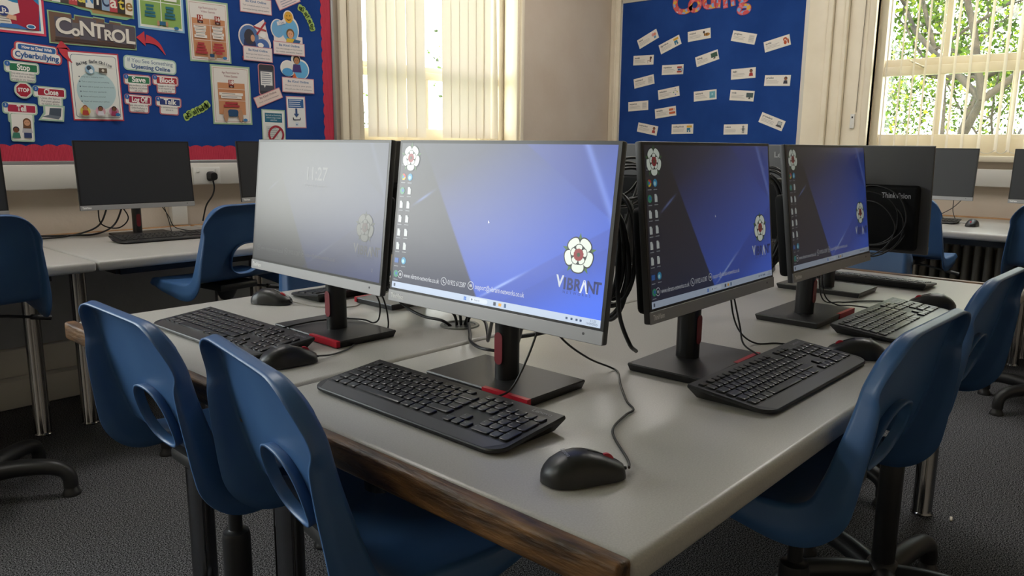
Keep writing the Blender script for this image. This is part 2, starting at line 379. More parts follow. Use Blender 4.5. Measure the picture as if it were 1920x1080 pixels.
table('computer_table', 'long grey table of the island behind the first, with round cable port', -0.018, 2.20, 0.772, 1.578, ['x0', 'x1'], [(0.17, 1.345), (2.05, 1.4), (0.16, 0.93), (2.05, 0.93)], GI, port=(0.615, 0.895))
GL = 'desks along the noticeboard wall'
xs = [-1.20, -0.397, 0.403, 1.203, 2.0]
lab = ['grey wall desk at the far left edge of the noticeboard wall', 'grey wall desk at left edge, behind the leftmost blue chair', 'grey wall desk under the board holding the dark monitor with keyboard', 'grey wall desk mostly hidden behind the glaring clock screen']
for i in range(4):
    table('wall_desk', lab[i], xs[i], xs[i + 1] - 0.006, 2.535, 3.515, ['y1'], [(xs[i] + 0.09, 3.04), (xs[i + 1] - 0.09, 3.04)], GL)
ys = [-0.55, 0.25, 1.05, 1.85, 2.5]
def wall_desk_right(i, label):
    y0, y1 = ys[i], ys[i + 1] - 0.006
    t = thing('wall_desk', label, 'table', (4.40, (y0 + y1) / 2, 0), 0, 'desks under the window'); h = (y1 - y0) / 2
    MB().rbox(-0.51, 0.495, -h, h, 0.722, 0.76, M_LAM, 0.012, 4).build('table_top', t, smooth=50)
    MB().rbox(0.495, 0.52, -h + 0.001, h - 0.001, 0.722, 0.768, M_WOODLT, 0.005, 2).build('timber_edge', t, smooth=50)
    for q in (-0.42, 0.15): MB().box(q, q + 0.025, -h + 0.1, h - 0.1, 0.684, 0.7215, M_BLK).build('frame_rail', t)
    for lx in (-0.05, 0.16):
        for ly in (-h + 0.09, h - 0.09):
            MB().lathe([(0.033, 0.0), (0.03, 0.012), (0.030, 0.70), (0.045, 0.705), (0.045, 0.7215)], M_LEG, T(lx, ly, 0), 20).build('leg', t, smooth=40)
for i, l in enumerate(['grey desk under the window, at the right edge of the photo', 'grey desk under the window holding the small dark monitor and mouse', 'grey desk under the window frame, hidden behind the island screens', 'grey desk in the corner below the word card board']): wall_desk_right(i, l)

# ================================================================== CHAIRS
def chair_shell_mesh():
    # centre profile: (x, z) from the back's top edge down to the junction and along the seat
    prof = [(-0.188, 0.878), (-0.177, 0.85), (-0.166, 0.81), (-0.153, 0.75), (-0.138, 0.695), (-0.122, 0.645), (-0.102, 0.606), (-0.064, 0.586), (0.0, 0.579), (0.08, 0.579), (0.15, 0.583), (0.195, 0.580), (0.222, 0.566)]
    P = [Vector(p) for p in spline([(x, 0, z) for x, z in prof], 12)]
    S = [0.0]
    for i in range(1, len(P)): S.append(S[-1] + (P[i] - P[i - 1]).length)
    L = S[-1]
    def pr(s):
        s = min(max(s, 0), L); j = int(np.searchsorted(S, s)); j = min(max(j, 1), len(S) - 1)
        t = (s - S[j - 1]) / max(S[j] - S[j - 1], 1e-9); return P[j - 1].lerp(P[j], t)
    def hw(s): return float(np.interp(s, [0, 0.06, 0.16, 0.27, 0.34, 0.5, L], [0.182, 0.189, 0.197, 0.203, 0.205, 0.202, 0.192]))
    def dep(s): return float(np.interp(s, [0, 0.03, 0.08, 0.13, 0.21, 0.27, 0.31, 0.36, 0.45, L], [0.020, 0.027, 0.035, 0.042, 0.054, 0.066, 0.066, 0.056, 0.044, 0.022]))
    NR, NC = 92, 56; RT, RB = 0.065, 0.05
    rows = [L * i / (NR - 1) for i in range(NR)]; cols = [-1 + 2 * k / (NC - 1) for k in range(NC)]
    def crn(y, wd, R):
        e = abs(y) - (wd - R); return 0 if e <= 0 else R - math.sqrt(max(R * R - e * e, 0))
    def pos(i, k):
        s = rows[i]; v = cols[k]; wd = hw(s); y = v * wd
        f0 = max(0, 1 - s / 0.25); f1 = max(0, 1 - (L - s) / 0.2)
        s2 = s + crn(y, hw(0), RT) * f0 - crn(y, hw(L), RB) * f1
        p = pr(s2); fb = float(np.interp(s2, [0, 0.08, 0.25, 0.33, L], [0.35, 1, 1, 0.3, 0.0])); fs = float(np.interp(s2, [0.28, 0.4, L], [0, 1, 0.5]))
        return Vector((p.x + 0.005 * fb * v * v, y, p.z + 0.010 * fs * v * v))
    G = [[pos(i, k) for k in range(NC)] for i in range(NR)]
    bm = bmesh.new(); V = [[bm.verts.new(p) for p in r] for r in G]
    cy, cz, ry, rz = 0.0, 0.675, 0.066, 0.060
    def oval(p): return (abs((p.y - cy) / ry) ** 2.4 + abs((p.z - cz) / rz) ** 2.4)
    hole = set()
    for i in range(NR - 1):
        for k in range(NC - 1):
            q = (V[i][k], V[i][k + 1], V[i + 1][k + 1], V[i + 1][k]); c = (G[i][k] + G[i + 1][k + 1]) / 2
            if c.x < -0.1 and oval(c) < 1: hole.add((i, k)); continue
            bm.faces.new(q)
    inner = {V[a][b_] for (i, k) in hole for a in (i, i + 1) for b_ in (k, k + 1)}
    edge = [v for v in inner if v.link_faces]
    for v in [v for v in inner if not v.link_faces]: bm.verts.remove(v)
    zz = np.array([p.z for p in P[:70]])[::-1]; xx = np.array([p.x for p in P[:70]])[::-1]
    for v in edge:
        k = oval(v.co) ** (-1 / 2.4); y = v.co.y * k; z = cz + (v.co.z - cz) * k
        v.co = Vector((float(np.interp(z, zz, xx)) + 0.005 * (y / 0.208) ** 2, y, z))
    es = [e for e in bm.edges if len(e.link_faces) == 1 and e.verts[0] in edge and e.verts[1] in edge]
    for d, gx in ((0.010, 0.95), (0.030, 1.0), (0.042, 1.0)):
        r = bmesh.ops.extrude_edge_only(bm, edges=es); nv = [g for g in r['geom'] if isinstance(g, bmesh.types.BMVert)]
        es = [g for g in r['geom'] if isinstance(g, bmesh.types.BMEdge) and all(x in nv for x in g.verts)]
        for v in nv:
            step = 0.004 if d == 0.010 else 0.0065
            v.co += Vector((-step, 0, -step * 0.12))
            v.co.y *= 1.015; v.co.z = cz + (v.co.z - cz) * 1.015 if d > 0.02 else v.co.z
    # rolled flange around the outer boundary
    loop = [(0, k) for k in range(NC)] + [(i, NC - 1) for i in range(1, NR)] + [(NR - 1, k) for k in range(NC - 2, -1, -1)] + [(i, 0) for i in range(NR - 2, 0, -1)]
    n = len(loop); Bp = [G[i][k] for i, k in loop]
    def gnorm(i, k):
        a = G[min(i + 1, NR - 1)][k] - G[max(i - 1, 0)][k]; b_ = G[i][min(k + 1, NC - 1)] - G[i][max(k - 1, 0)]
        return a.cross(b_).normalized()
    dirs = []
    for j in range(n):
        i, k = loop[j]; N = gnorm(i, k)
        if N.dot(Vector((-1, 0, -1))) < 0: N = -N
        t = (Bp[(j + 1) % n] - Bp[j - 1]).normalized(); o = t.cross(N).normalized()
        if o.dot(Bp[j] - G[min(max(i, 8), NR - 9)][min(max(k, 8), NC - 9)]) < 0: o = -o
        s = rows[i]
        if i == 0: s = RT * abs(cols[k]) ** 6
        elif k in (0, NC - 1): s += RT * max(0, 1 - s / 0.25)
        dirs.append((N, o, dep(s)))
    rings = [[V[i][k] for i, k in loop]]
    rf = 0.009
    steps = [(rf * math.sin(a), rf * (1 - math.cos(a)), 0) for a in (0.4, 0.8, 1.2, 1.45)] + [(rf, rf, 0.5), (rf, rf, 1.0)]
    pts = []
    for (so_, sn, fr) in steps: pts.append([Bp[j] + dirs[j][1] * (so_ + 0.1 * dirs[j][2] * fr) + dirs[j][0] * (sn + max(dirs[j][2] - rf, 0.002) * fr) for j in range(n)])
    for pl in pts:
        for _ in range(3): pl[:] = [(pl[j - 1] + pl[j] * 2 + pl[(j + 1) % n]) / 4 for j in range(n)]
        rings.append([bm.verts.new(p) for p in pl])
    for a, b_ in zip(rings[:-1], rings[1:]):
        for j in range(n): bm.faces.new((a[j], a[(j + 1) % n], b_[(j + 1) % n], b_[j]))
    bmesh.ops.recalc_face_normals(bm, faces=bm.faces[:])
    me = bpy.data.meshes.new('seat_shell'); bm.to_mesh(me); bm.free()
    me.materials.append(M_BLUE); me.polygons.foreach_set('use_smooth', [True] * len(me.polygons)); me.set_sharp_from_angle(angle=math.radians(50)); me.update()
    return me
def make_chair():
    t = thing('swivel_chair', 'x', 'chair')
    sh = link('seat_shell', chair_shell_mesh(), t)
    md = sh.modifiers.new('thickness', 'SOLIDIFY'); md.thickness = 0.004; md.offset = 0
    m = MB(); m.rbox(-0.09, 0.10, -0.085, 0.085, 0.545, 0.574, M_BASEB, 0.01); m.lathe([(0.024, 0.50), (0.05, 0.548)], M_BASEB, T(0, 0, 0), 20); up = m.build('seat_bracket', t, smooth=40)
    m = MB(); m.tube([(0.0, -0.04, 0.545), (0.0, -0.13, 0.535), (0.01, -0.20, 0.52)], [0.005, 0.005, 0.005], M_BASEB, 8); m.tube([(0.01, -0.20, 0.52), (0.012, -0.26, 0.508)], 0.009, M_BASEB, 10); m.build('height_lever', t, smooth=50)
    m = MB(); m.lathe([(0.027, 0.085), (0.0285, 0.09), (0.0285, 0.375), (0.026, 0.385), (0.016, 0.388), (0.014, 0.39), (0.014, 0.52)], M_BLK, None, 24); m.build('gas_lift', t, smooth=35)
    m = MB(); m.lathe([(0.03, 0.062), (0.045, 0.066), (0.045, 0.10), (0.036, 0.125), (0.029, 0.13)], M_BASEB, None, 24); hub = m.build('base_hub', t, smooth=35)
    for k in range(5):
        a = 2 * PI * k / 5
        m = MB(); pts = spline([(0.03, 0, 0.092), (0.12, 0, 0.105), (0.21, 0, 0.103), (0.255, 0, 0.088), (0.272, 0, 0.062), (0.274, 0, 0.03)], 5)
        m.tube(pts, [0.031 - 0.008 * min(i / 18, 1) for i in range(len(pts))], M_BASEB, 14, RZ(a)); lg = m.build('base_leg', t, smooth=60)
        m = MB(); m.lathe([(0.029, 0.0), (0.03, 0.006), (0.026, 0.014), (0.018, 0.03)], M_BASEB, RZ(a) @ T(0.274, 0, 0), 18); m.build('foot_glide', lg, smooth=40)
    return t
CH0 = make_chair(); _first = [True]
def chair(x, y, deg, label, group, lift=0.0, base=0.0):
    c = CH0 if _first[0] else copy_tree(CH0); _first[0] = False
    c.location = (x, y, 0); c.rotation_euler = (0, 0, math.radians(deg)); tag(c, label, 'chair', group)
    for ch in c.children:
        k = ch.name.split('.')[0]
        if k in ('seat_shell', 'seat_bracket', 'height_lever'): ch.location.z = lift
        if k == 'gas_lift': ch.scale.z = (0.52 + lift) / 0.52
        if k in ('base_leg', 'base_hub'): ch.rotation_euler.z = math.radians(base)
    return c
GC = 'blue swivel chairs around the island'
chair(0.084, 0.540, -10, 'blue plastic swivel chair in the foreground, nearest the large blue screen', GC, 0.012, base=35)
chair(0.096, 1.030, -1, 'blue plastic swivel chair before the glaring clock screen, second from the front', GC, base=20)
chair(0.742, 0.110, 88, 'blue plastic swivel chair at right, nearest one, before the third keyboard', GC, 0.027, base=20)
chair(1.40, 0.128, 88, 'blue plastic swivel chair at right edge, behind the nearer right-hand chair', GC, 0.025, base=-26)
chair(2.10, 0.57, 180, 'blue plastic swivel chair at the far timber end of the island', GC, base=0)
chair(0.84, 1.53, -90, 'blue plastic swivel chair on the far side, behind the clock screen', GC, base=0)
GW = 'blue swivel chairs at the wall desks'
chair(0.84, 2.46, 97, 'blue swivel chair with oval back hole in front of the noticeboard wall desk', GW, 0.075, 10)
chair(-0.03, 2.52, 88, 'blue swivel chair cut off by the left edge of the photo', GW, 0.075, -52)
chair(3.57, 0.75, 0, 'blue swivel chair half hidden behind the back of the far monitor', GW, 0.075, 15)
chair(3.56, 0.07, 2, 'blue swivel chair at the window desk, cut off by the right edge', GW, 0.075, 0)

# ================================================================== MONITORS
PW, PH = 0.4976, 0.3022          # panel outside
SW, SH, SB = 0.4835, 0.2705, 0.0255   # lit area and its height above the panel's lower edge
def front(y, z, x=0.0):          # panel frame: x = out of the screen, y = viewer's right, z = up from the panel's lower edge
    return Matrix(((0, 0, 1, x), (1, 0, 0, y), (0, 1, 0, z), (0, 0, 0, 1)))
def rear(y, z, x): return Matrix(((0, 0, -1, x), (-1, 0, 0, y), (0, 1, 0, z), (0, 0, 0, 1)))
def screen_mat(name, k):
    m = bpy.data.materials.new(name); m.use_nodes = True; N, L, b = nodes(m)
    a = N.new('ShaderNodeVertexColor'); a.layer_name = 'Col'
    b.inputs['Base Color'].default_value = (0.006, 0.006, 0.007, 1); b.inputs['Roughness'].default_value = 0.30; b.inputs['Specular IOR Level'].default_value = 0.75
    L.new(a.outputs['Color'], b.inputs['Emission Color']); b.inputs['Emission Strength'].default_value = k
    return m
def smooth(e0, e1, x): t = np.clip((x - e0) / (e1 - e0), 0, 1); return t * t * (3 - 2 * t)
def wallpaper_mesh():
    nx, ny = 200, 112
    S_, T_ = np.meshgrid(np.linspace(0, 1, nx), np.linspace(0, 1, ny))
    lin = lambda h: np.array(srgb(h)[:3])
    dark, mid, brt = lin('20222f'), lin('2b2f50'), lin('4470f0')
    def line(p, q): # signed distance (right of p->q positive)
        dx, dy = q[0] - p[0], (q[1] - p[1]); n = math.hypot(dx, dy); return ((S_ - p[0]) * dy - (T_ - p[1]) * dx) / n
    g = np.clip(0.62 * S_ + 0.72 * (1 - T_) - 0.30, 0, 1)
    img = mid[None, None] * (1 - g[..., None]) + brt[None, None] * g[..., None]
    def over(mask, c, a): 
        k = np.clip(mask * a, 0, 1)[..., None]; img[:] = img * (1 - k) + c * k
    e = 0.0035
    # dark field at the left of the long edge, and the paler dark facet above
    d = line((0.223, 0.714), (0.466, 0.031)); top = -line((0.223, 0.714), (0.52, 1.0))
    left = smooth(-e, e, d)
    over(left, dark, 0.93)
    over(smooth(-e, 0.2, -line((0.223, 0.714), (0.52, 1.06))) * (1 - left), dark, 0.75)
    # upper right shaded wedge and its light beam
    wedge = smooth(-e, e, -line((0.644, 0.99), (0.996, 0.60))) * smooth(-e, e, line((0.885, 1.0), (0.996, 0.625)))
    over(wedge, lin('2b3f98'), 0.55)
    bm_ = np.exp(-(line((0.885, 1.0), (0.996, 0.63)) / 0.012) ** 2); over(bm_, lin('7f9bf2'), 0.45)
    # lower right bands
    dd = line((0.468, 0.039), (1.02, 0.569)); band = smooth(-e, e, dd) * smooth(-e, e, 0.075 - dd); over(band, lin('31449f'), 0.45)
    band2 = smooth(-e, e, dd - 0.075) * smooth(0.30, 0.05, dd); over(band2, lin('26337f'), 0.45)
    glow = np.exp(-(dd / 0.006) ** 2) * np.exp(-(((S_ - 0.575) / 0.075) ** 2)); over(glow, lin('a9c4ff'), 0.8)
    s2 = line((0.09, 0.585), (0.2, 0.69)); glow = np.exp(-(s2 / 0.006) ** 2) * np.exp(-(((S_ - 0.145) / 0.04) ** 2)); over(glow, lin('7f96d8'), 0.55)
    v = [(0, (s - 0.5) * SW, t * SH) for s, t in zip(S_.ravel(), T_.ravel())]
    f = [(j * nx + i, j * nx + i + 1, (j + 1) * nx + i + 1, (j + 1) * nx + i) for j in range(ny - 1) for i in range(nx - 1)]
    me = bpy.data.meshes.new('screen'); me.from_pydata(v, [], f)
    ca = me.color_attributes.new('Col', 'FLOAT_COLOR', 'POINT')
    ca.data.foreach_set('color', np.concatenate([img.reshape(-1, 3), np.ones((nx * ny, 1))], 1).ravel())
    me.update(); return me
WALLP = wallpaper_mesh()
def monitor(label, col, deg, tilt, group, kind='off', k=1.0, zb=0.89, base=None, forward=0.0656):
    """col = foot of the column on the table; kind: 'off', 'desk', 'lock'"""
    t = thing('computer_monitor', label, 'computer monitor', (col[0], col[1], 0.76), math.radians(deg), group)
    bx, by = base or (0.0, 0.0)
    m = MB(); o = [(-0.078, -0.1225), (0.078, -0.1225), (0.078, 0.1225), (-0.078, 0.1225)]
    sh = lambda q, s: [(x * s[0] + bx, y * s[1] + by) for x, y in q]
    m.prism(sh(o, (0.955, 0.965)), 0.0005, 0.013, M_BLKM, top=sh(o, (1, 1))); m.add(*(lambda p: ([(x, y, 0.013) for x, y in p] + [(x, y, 0.0155) for x, y in sh(o, (0.985, 0.99))], [(0, 1, 5, 4), (1, 2, 6, 5), (2, 3, 7, 6), (3, 0, 4, 7), (4, 5, 6, 7)]))(sh(o, (1, 1))), M_BLKM)
    ba = m.build('monitor_base', t)
    # red phone ledge at the viewer's front right
    m = MB(); m.prism([(0.0695 + bx, 0.020 + by), (0.0788 + bx, 0.020 + by), (0.0788 + bx, 0.1228 + by), (0.0695 + bx, 0.1228 + by)], 0.0030, 0.0160, M_RED)
    m.build('phone_ledge', ba)
    # column
    m = MB(); cs = rrect(0.046, 0.037, 0.018, 6); m.prism(cs, 0.012, 0.185, M_BLK); cl = m.build('column', t, smooth=50)
    m = MB(); st = ell(0, 0.020, 0.009, 0.009, 12, 0, PI) + ell(0, -0.020, 0.009, 0.009, 12, PI, 2 * PI)
    m.prism(st, 0, 0.0012, M_DRED, front(0, 0.0725, 0.0225)); m.build('cable_slot', cl)
    # tilted panel
    Mp = T(forward, 0, zb - 0.76) @ RY(-tilt)
    m = MB(); m.rbox(-0.013, -0.0008, -PW / 2, PW / 2, 0.0, PH, M_DKGREY, 0.003, 2)
    m.rbox(-0.043, -0.012, -0.225, 0.225, 0.012, 0.195, M_BKBACK, 0.010, 3); m.rbox(-0.072, -0.04, -0.05, 0.05, 0.03, 0.14, M_BKBACK, 0.008, 2)
    hs = m.build('housing', t, smooth=40, mw=Mp)
    link('lettering', text_mesh('Lenovo', 0.024, M_SILV, bold=0.0006), hs, rear(0.165, 0.272, -0.0133)); link('lettering', text_mesh('ThinkVision', 0.021, M_SILV, bold=0.0003, width=0.076), hs, rear(-0.168, 0.168, -0.0433))
    m = MB(); m.rbox(-0.0012, 0.0, -PW / 2 + 0.0006, PW / 2 - 0.0006, 0.021, PH - 0.0006, M_BEZ, 0.0004, 1); m.build('bezel', t, mw=Mp)
    m = MB(); m.rbox(-0.0012, 0.0016, -PW / 2, PW / 2, 0.0, 0.0213, M_GREYCH, 0.0008, 1); ch = m.build('chin_strip', t, mw=Mp)
    link('lettering', text_mesh('ThinkVision', 0.0125, mat('lettering_pale', 'f4f4f4', 0.4), bold=0.00035, width=0.036), ch, front(-0.2225, 0.0105, 0.0018))
    m = MB(); m.lathe([(0.0, 0), (0.0022, 0), (0.0022, 0.0003)], M_DKGREY, front(0.213, 0.013, 0.0016), 12); m.build('power_button', ch)
    Ms = Mp @ T(0.0003, 0, SB)
    if kind == 'off':
        m = MB(); m.add([(0, -SW / 2, 0), (0, SW / 2, 0), (0, SW / 2, SH), (0, -SW / 2, SH)], [(0, 1, 2, 3)], M_OFF); m.build('screen', t, mw=Ms); return t
    sm = screen_mat('screen_picture_%.2f' % k, k)
    me = WALLP.copy(); me.materials.append(sm); sc = link('screen', me, t, Ms)
    E = lambda h, g=1.0: emit_mat(h, k * g)
    lay = lambda i: 0.00012 * i
    def P(s, tt, i=1): return front((s - 0.5) * SW, tt * SH, lay(i))
    # rose, drawn with its own outline (unit radius 1 = outer petals)
    def rose(s, tt, R, al=1.0):
        b_ = MB(); M = P(s, tt, 1); dk, wh, gr, rd = E('1c2226'), E('dfe9dc', al), E('3f6a3c', al), E('8c2430', al)
        def lay_poly(pts, i, mm): b_.poly(pts, lay(i), mm, M)
        for q in range(5):
            a = PI / 2 + 2 * PI * q / 5 + PI / 5
            g = [(R * 1.22 * math.cos(a - PI / 5), R * 1.22 * math.sin(a - PI / 5)), (R * 0.86 * math.cos(a - PI / 5 + 0.16), R * 0.86 * math.sin(a - PI / 5 + 0.16)), (R * 0.7 * math.cos(a - PI / 5), R * 0.7 * math.sin(a - PI / 5)), (R * 0.86 * math.cos(a - PI / 5 - 0.16), R * 0.86 * math.sin(a - PI / 5 - 0.16))]
            lay_poly(g, 1, gr)
        def petal(a, rad, off, sz, mm, i, sq=1.15):
            c = (off * math.cos(a), off * math.sin(a)); pts = []
            for n_ in range(20):
                u = 2 * PI * n_ / 20; px, py = sz * math.cos(u), sz * sq * math.sin(u)
                px += -0.10 * sz * math.cos(2 * u)
                pts.append((c[0] + px * math.cos(a) - py * math.sin(a), c[1] + px * math.sin(a) + py * math.cos(a)))
            lay_poly(pts, i, mm)
        for q in range(5): petal(PI / 2 + 2 * PI * q / 5 + PI / 5, R, R * 0.66, R * 0.43, dk, 2)
        for q in range(5): petal(PI / 2 + 2 * PI * q / 5 + PI / 5, R, R * 0.66, R * 0.36, wh, 3)
        lay_poly(ell(0, 0, R * 0.56, n=28), 4, dk)
        for q in range(5): petal(PI / 2 + 2 * PI * q / 5, R, R * 0.40, R * 0.225, dk, 5)
        for q in range(5): petal(PI / 2 + 2 * PI * q / 5, R, R * 0.40, R * 0.18, wh, 6)
        lay_poly([(R * (0.33 + 0.03 * (n_ % 2)) * math.cos(2 * PI * n_ / 28), R * (0.33 + 0.03 * (n_ % 2)) * math.sin(2 * PI * n_ / 28)) for n_ in range(28)], 7, rd)
        lay_poly(ell(0, 0, R * 0.12, n=14), 8, E('2f4a33', al))
        b_.build('rose_logo', sc)
    if kind == 'lock':
        link('lettering', text_mesh('11:27', 0.040, E('e8ecf2', 1.0), bold=0.0003, space=0.95), sc, P(0.5, 0.748)); link('lettering', text_mesh('Thursday 11 September', 0.009, E('dfe4ea')), sc, P(0.5, 0.66))
        rose(0.882, 0.384, 0.0275, 0.8)
        link('lettering', text_mesh('2', 0.009, E('e8ecf2', 1.5)), sc, P(0.947, 0.08))
    else:
        rose(0.892, 0.387, 0.0275); rose(0.058, 0.90, 0.0235)
    vb = [('V', -0.0325, 'c9d0da'), ('I', -0.0225, '1e2c66'), ('B', -0.0125, '1e2c66'), ('R', 0.0015, '1e2c66'), ('\u039b', 0.0145, 'd9dfe6'), ('N', 0.0275, '1e2c66'), ('T', 0.0395, '1e2c66')]
    b_ = MB()
    for ch_, x, hx in vb:
        tm = text_mesh(ch_, 0.0255, E(hx), bold=0.00075); off = -0.0025 if ch_ == 'V' else (-0.0035 if ch_ == '\u039b' else 0)
        b_.add([(v.co.x * (0.88 if ch_ not in 'I' else 1.0) + x, v.co.y + (0.0025 if ch_ == 'V' else -0.0015 if ch_ == '\u039b' else 0), 0) for v in tm.vertices], [list(p.vertices) for p in tm.polygons], E(hx), P(0.894, 0.212)); bpy.data.meshes.remove(tm)
    b_.build('lettering', sc)
    link('lettering', text_mesh('NETWORKS', 0.0062, E('22306b'), space=1.9), sc, P(0.897, 0.166))
    for i, (cs_, tx, s0, s1, tt) in enumerate((('w', 'www.vibrant-networks.co.uk', 0.066, 0.266, 0.097), ('p', '01922 612387', 0.312, 0.405, 0.102), ('e', 'support@vibrant-networks.co.uk', 0.452, 0.682, 0.106))):
        tm = text_mesh(tx, 0.0125, E('d5d9e0', 0.9), align='LEFT', width=(s1 - s0) * SW); link('lettering', tm, sc, P(s0, tt))
        ring = MB(); o_, n_ = ell(0, 0, 0.0072, n=24), ell(0, 0, 0.0062, n=24); M = P(s0 - 0.021, tt + 0.002)
        ring.add([(x, y, 0) for x, y in o_ + n_], [(q, (q + 1) % 24, 24 + (q + 1) % 24, 24 + q) for q in range(24)], E('d5d9e0', 0.9), M)
        if cs_ == 'e': ring.poly(rrect(0.0064, 0.0044, 0.0006), 0, E('d5d9e0', 0.6), M)
        elif cs_ == 'p': ring.poly([(-0.0028, 0.0022), (-0.0014, 0.003), (0.0, 0.0012), (-0.0008, -0.0002), (0.0012, -0.0016), (0.0028, -0.0012), (0.0024, -0.003), (0.0004, -0.003), (-0.0024, -0.0004)], 0, E('d5d9e0', 0.9), M)
        else: ring.poly(ell(0, 0, 0.003, n=14), 0, E('d5d9e0', 0.6), M)
        ring.build('contact_symbol', sc)
    if kind == 'lock': return t
    # taskbar
    m = MB(); m.poly([(-SW / 2, 0), (SW / 2, 0), (SW / 2, 0.0118), (-SW / 2, 0.0118)], 0, E('bccbe0'), front(0, 0, lay(1))); tb = m.build('taskbar', sc)
    m = MB(); A = lambda s: P(s, 0.0218, 2)
    for dx in (-0.0016, 0.0016):
        for dy in (-0.0016, 0.0016): m.poly(rrect(0.0028, 0.0028, 0.0003, 1, dx, dy), 0, E('2a6fd0'), A(0.408))
    m.poly(rrect(0.042, 0.0076, 0.0036, 4), 0, E('d6e0ee'), A(0.475)); m.poly(ell(0, 0, 0.0018), 0.0001, E('5b6a7a'), A(0.442))
    for s, w_, h_, c_ in ((0.553, 0.006, 0.006, '3a4658'), (0.578, 0.0066, 0.005, 'e0a63a'), (0.602, 0.005, 0.0068, '4d6a8e')): m.build('taskbar_icon', sc); m = MB(); m.poly(rrect(w_, h_, 0.0008), 0, E(c_), A(s))
    m.build('taskbar_icon', sc)
    for s in (0.868, 0.888, 0.908, 0.924): m = MB(); m.poly(rrect(0.004, 0.0035, 0.0006), 0, E('31496e'), A(s)); m.build('taskbar_icon', sc)
    m = MB()
    m.poly(rrect(0.005, 0.006, 0.0008), 0, E('4c5668'), A(0.016)); m.build('taskbar_icon', sc)
    link('lettering', text_mesh('Search', 0.0048, E('5b6a7a')), sc, P(0.468, 0.0218, 3)); link('lettering', text_mesh('11:27', 0.0052, E('31405a')), sc, P(0.972, 0.031, 3)); link('lettering', text_mesh('11/09/2025', 0.0048, E('31405a')), sc, P(0.967, 0.014, 3))
    # desktop icons in two columns
    ic = [(0.022, 0.77, 'c'), (0.06, 0.77, 'e'), (0.021, 0.675, 'g'), (0.061, 0.677, 'd'), (0.02, 0.58, 'd'), (0.06, 0.58, 'd'), (0.019, 0.482, 'd'), (0.059, 0.484, 'd'), (0.018, 0.388, 'd'), (0.059, 0.39, 'd'), (0.018, 0.293, 'd'), (0.058, 0.295, 'd'), (0.018, 0.193, 'w'), (0.059, 0.196, 'e'), (0.02, 0.1, 'g'), (0.02, 0.89, 'd')]
    for s, tt, q in ic:
        m = MB(); M = P(s, tt, 3)
        if q == 'd':
            m.poly([(-0.0042, -0.0065), (0.0042, -0.0065), (0.0042, 0.0035), (0.0012, 0.0068), (-0.0042, 0.0068)], 0, E('cfd6d4', 0.9), M); m.poly([(0.0042, 0.0035), (0.0012, 0.0068), (0.0012, 0.0035)], 0.0001, E('98a2a6'), M)
        elif q == 'e': m.poly(ell(0, 0, 0.0066, n=20), 0, E('2f8fb8'), M); m.poly(ell(-0.001, -0.001, 0.0036, n=14), 0.0001, E('a6d8e2'), M)
        elif q == 'g': m.poly(ell(0, 0, 0.0066, n=20), 0, E('2f8a6a'), M); m.poly(ell(0.001, 0.0006, 0.003, n=14), 0.0001, E('2c62b0'), M)
        elif q == 'c':
            for a, hx in ((0, 'c23b2e'), (2 * PI / 3, '2f8a4a'), (4 * PI / 3, 'd9b136')): m.poly([(0, 0)] + ell(0, 0, 0.0062, n=8, a0=a, a1=a + 2 * PI / 3), 0, E(hx), M)
            m.poly(ell(0, 0, 0.0026, n=14), 0.0001, E('3b6fc4'), M)
        else: m.poly(rrect(0.011, 0.009, 0.001), 0, E('2b5fa8'), M)
        m.poly(rrect(0.012, 0.0016, 0.0004, 1, 0, -0.0108), 0, E('b9c0c8', 0.45), M)
        m.build('desktop_icon', sc)
    m = MB(); m.poly([(0, 0), (0.003, -0.0042), (0.0012, -0.0042), (0, -0.0056)], 0, E('ffffff'), P(0.49, 0.53, 3)); m.build('pointer', sc)
    return t
def emit_mat(h, k):
    n = 'lit_%s_%.2f' % (h, k)
    return MATS[n] if n in MATS else mat(n, h, 0.30, spec=0.75, emit=k)
GM = 'monitors on the island'
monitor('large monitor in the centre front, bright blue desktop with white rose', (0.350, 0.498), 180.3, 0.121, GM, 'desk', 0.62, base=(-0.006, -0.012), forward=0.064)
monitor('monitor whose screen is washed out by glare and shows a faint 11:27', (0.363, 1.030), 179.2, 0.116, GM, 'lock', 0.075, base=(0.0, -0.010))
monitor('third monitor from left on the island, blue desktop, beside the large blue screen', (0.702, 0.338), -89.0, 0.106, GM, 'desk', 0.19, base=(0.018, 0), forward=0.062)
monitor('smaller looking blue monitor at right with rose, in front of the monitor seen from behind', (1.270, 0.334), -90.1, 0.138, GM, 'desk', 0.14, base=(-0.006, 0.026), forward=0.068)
MB5 = monitor('monitor seen from behind at right with a black cable coil on its back', (1.69, 0.434), 0, 0.10, GM, base=(0.028, 0.012), forward=0.06)
def mon_copy(label, x, y, deg, group, z=0.0):
    c = copy_tree(MB5); c.location = (x, y, 0.76 + z); c.rotation_euler.z = math.radians(deg); return tag(c, label, None, group)
mon_copy('monitor turned away, its back edge seen between the glaring and the large blue screen', 0.737, 1.184, 90, GM, 0.0)
mon_copy('monitor turned away, seen in the gap between the large and the third blue screen', 1.69, 1.14, 0, GM)
GMW = 'dark monitors on the wall desks'
mon_copy('black switched-off monitor below the noticeboard, left of the plugged socket', 0.848, 3.285, -93, GMW, -0.006)
mon_copy('dark monitor cut off by the left edge below the noticeboard', 0.072, 3.27, -91, GMW, -0.008)
mon_copy('dark monitor half hidden by the glaring clock screen, below the noticeboard', 1.592, 3.285, -90, GMW, -0.002)
mon_copy('small grey switched-off monitor under the window, mouse at its foot', 4.56, 0.907, 180, GMW, -0.004)
mon_copy('black monitor at right edge under the window, above the cut-off chair', 4.56, 0.235, 180, GMW, -0.004)

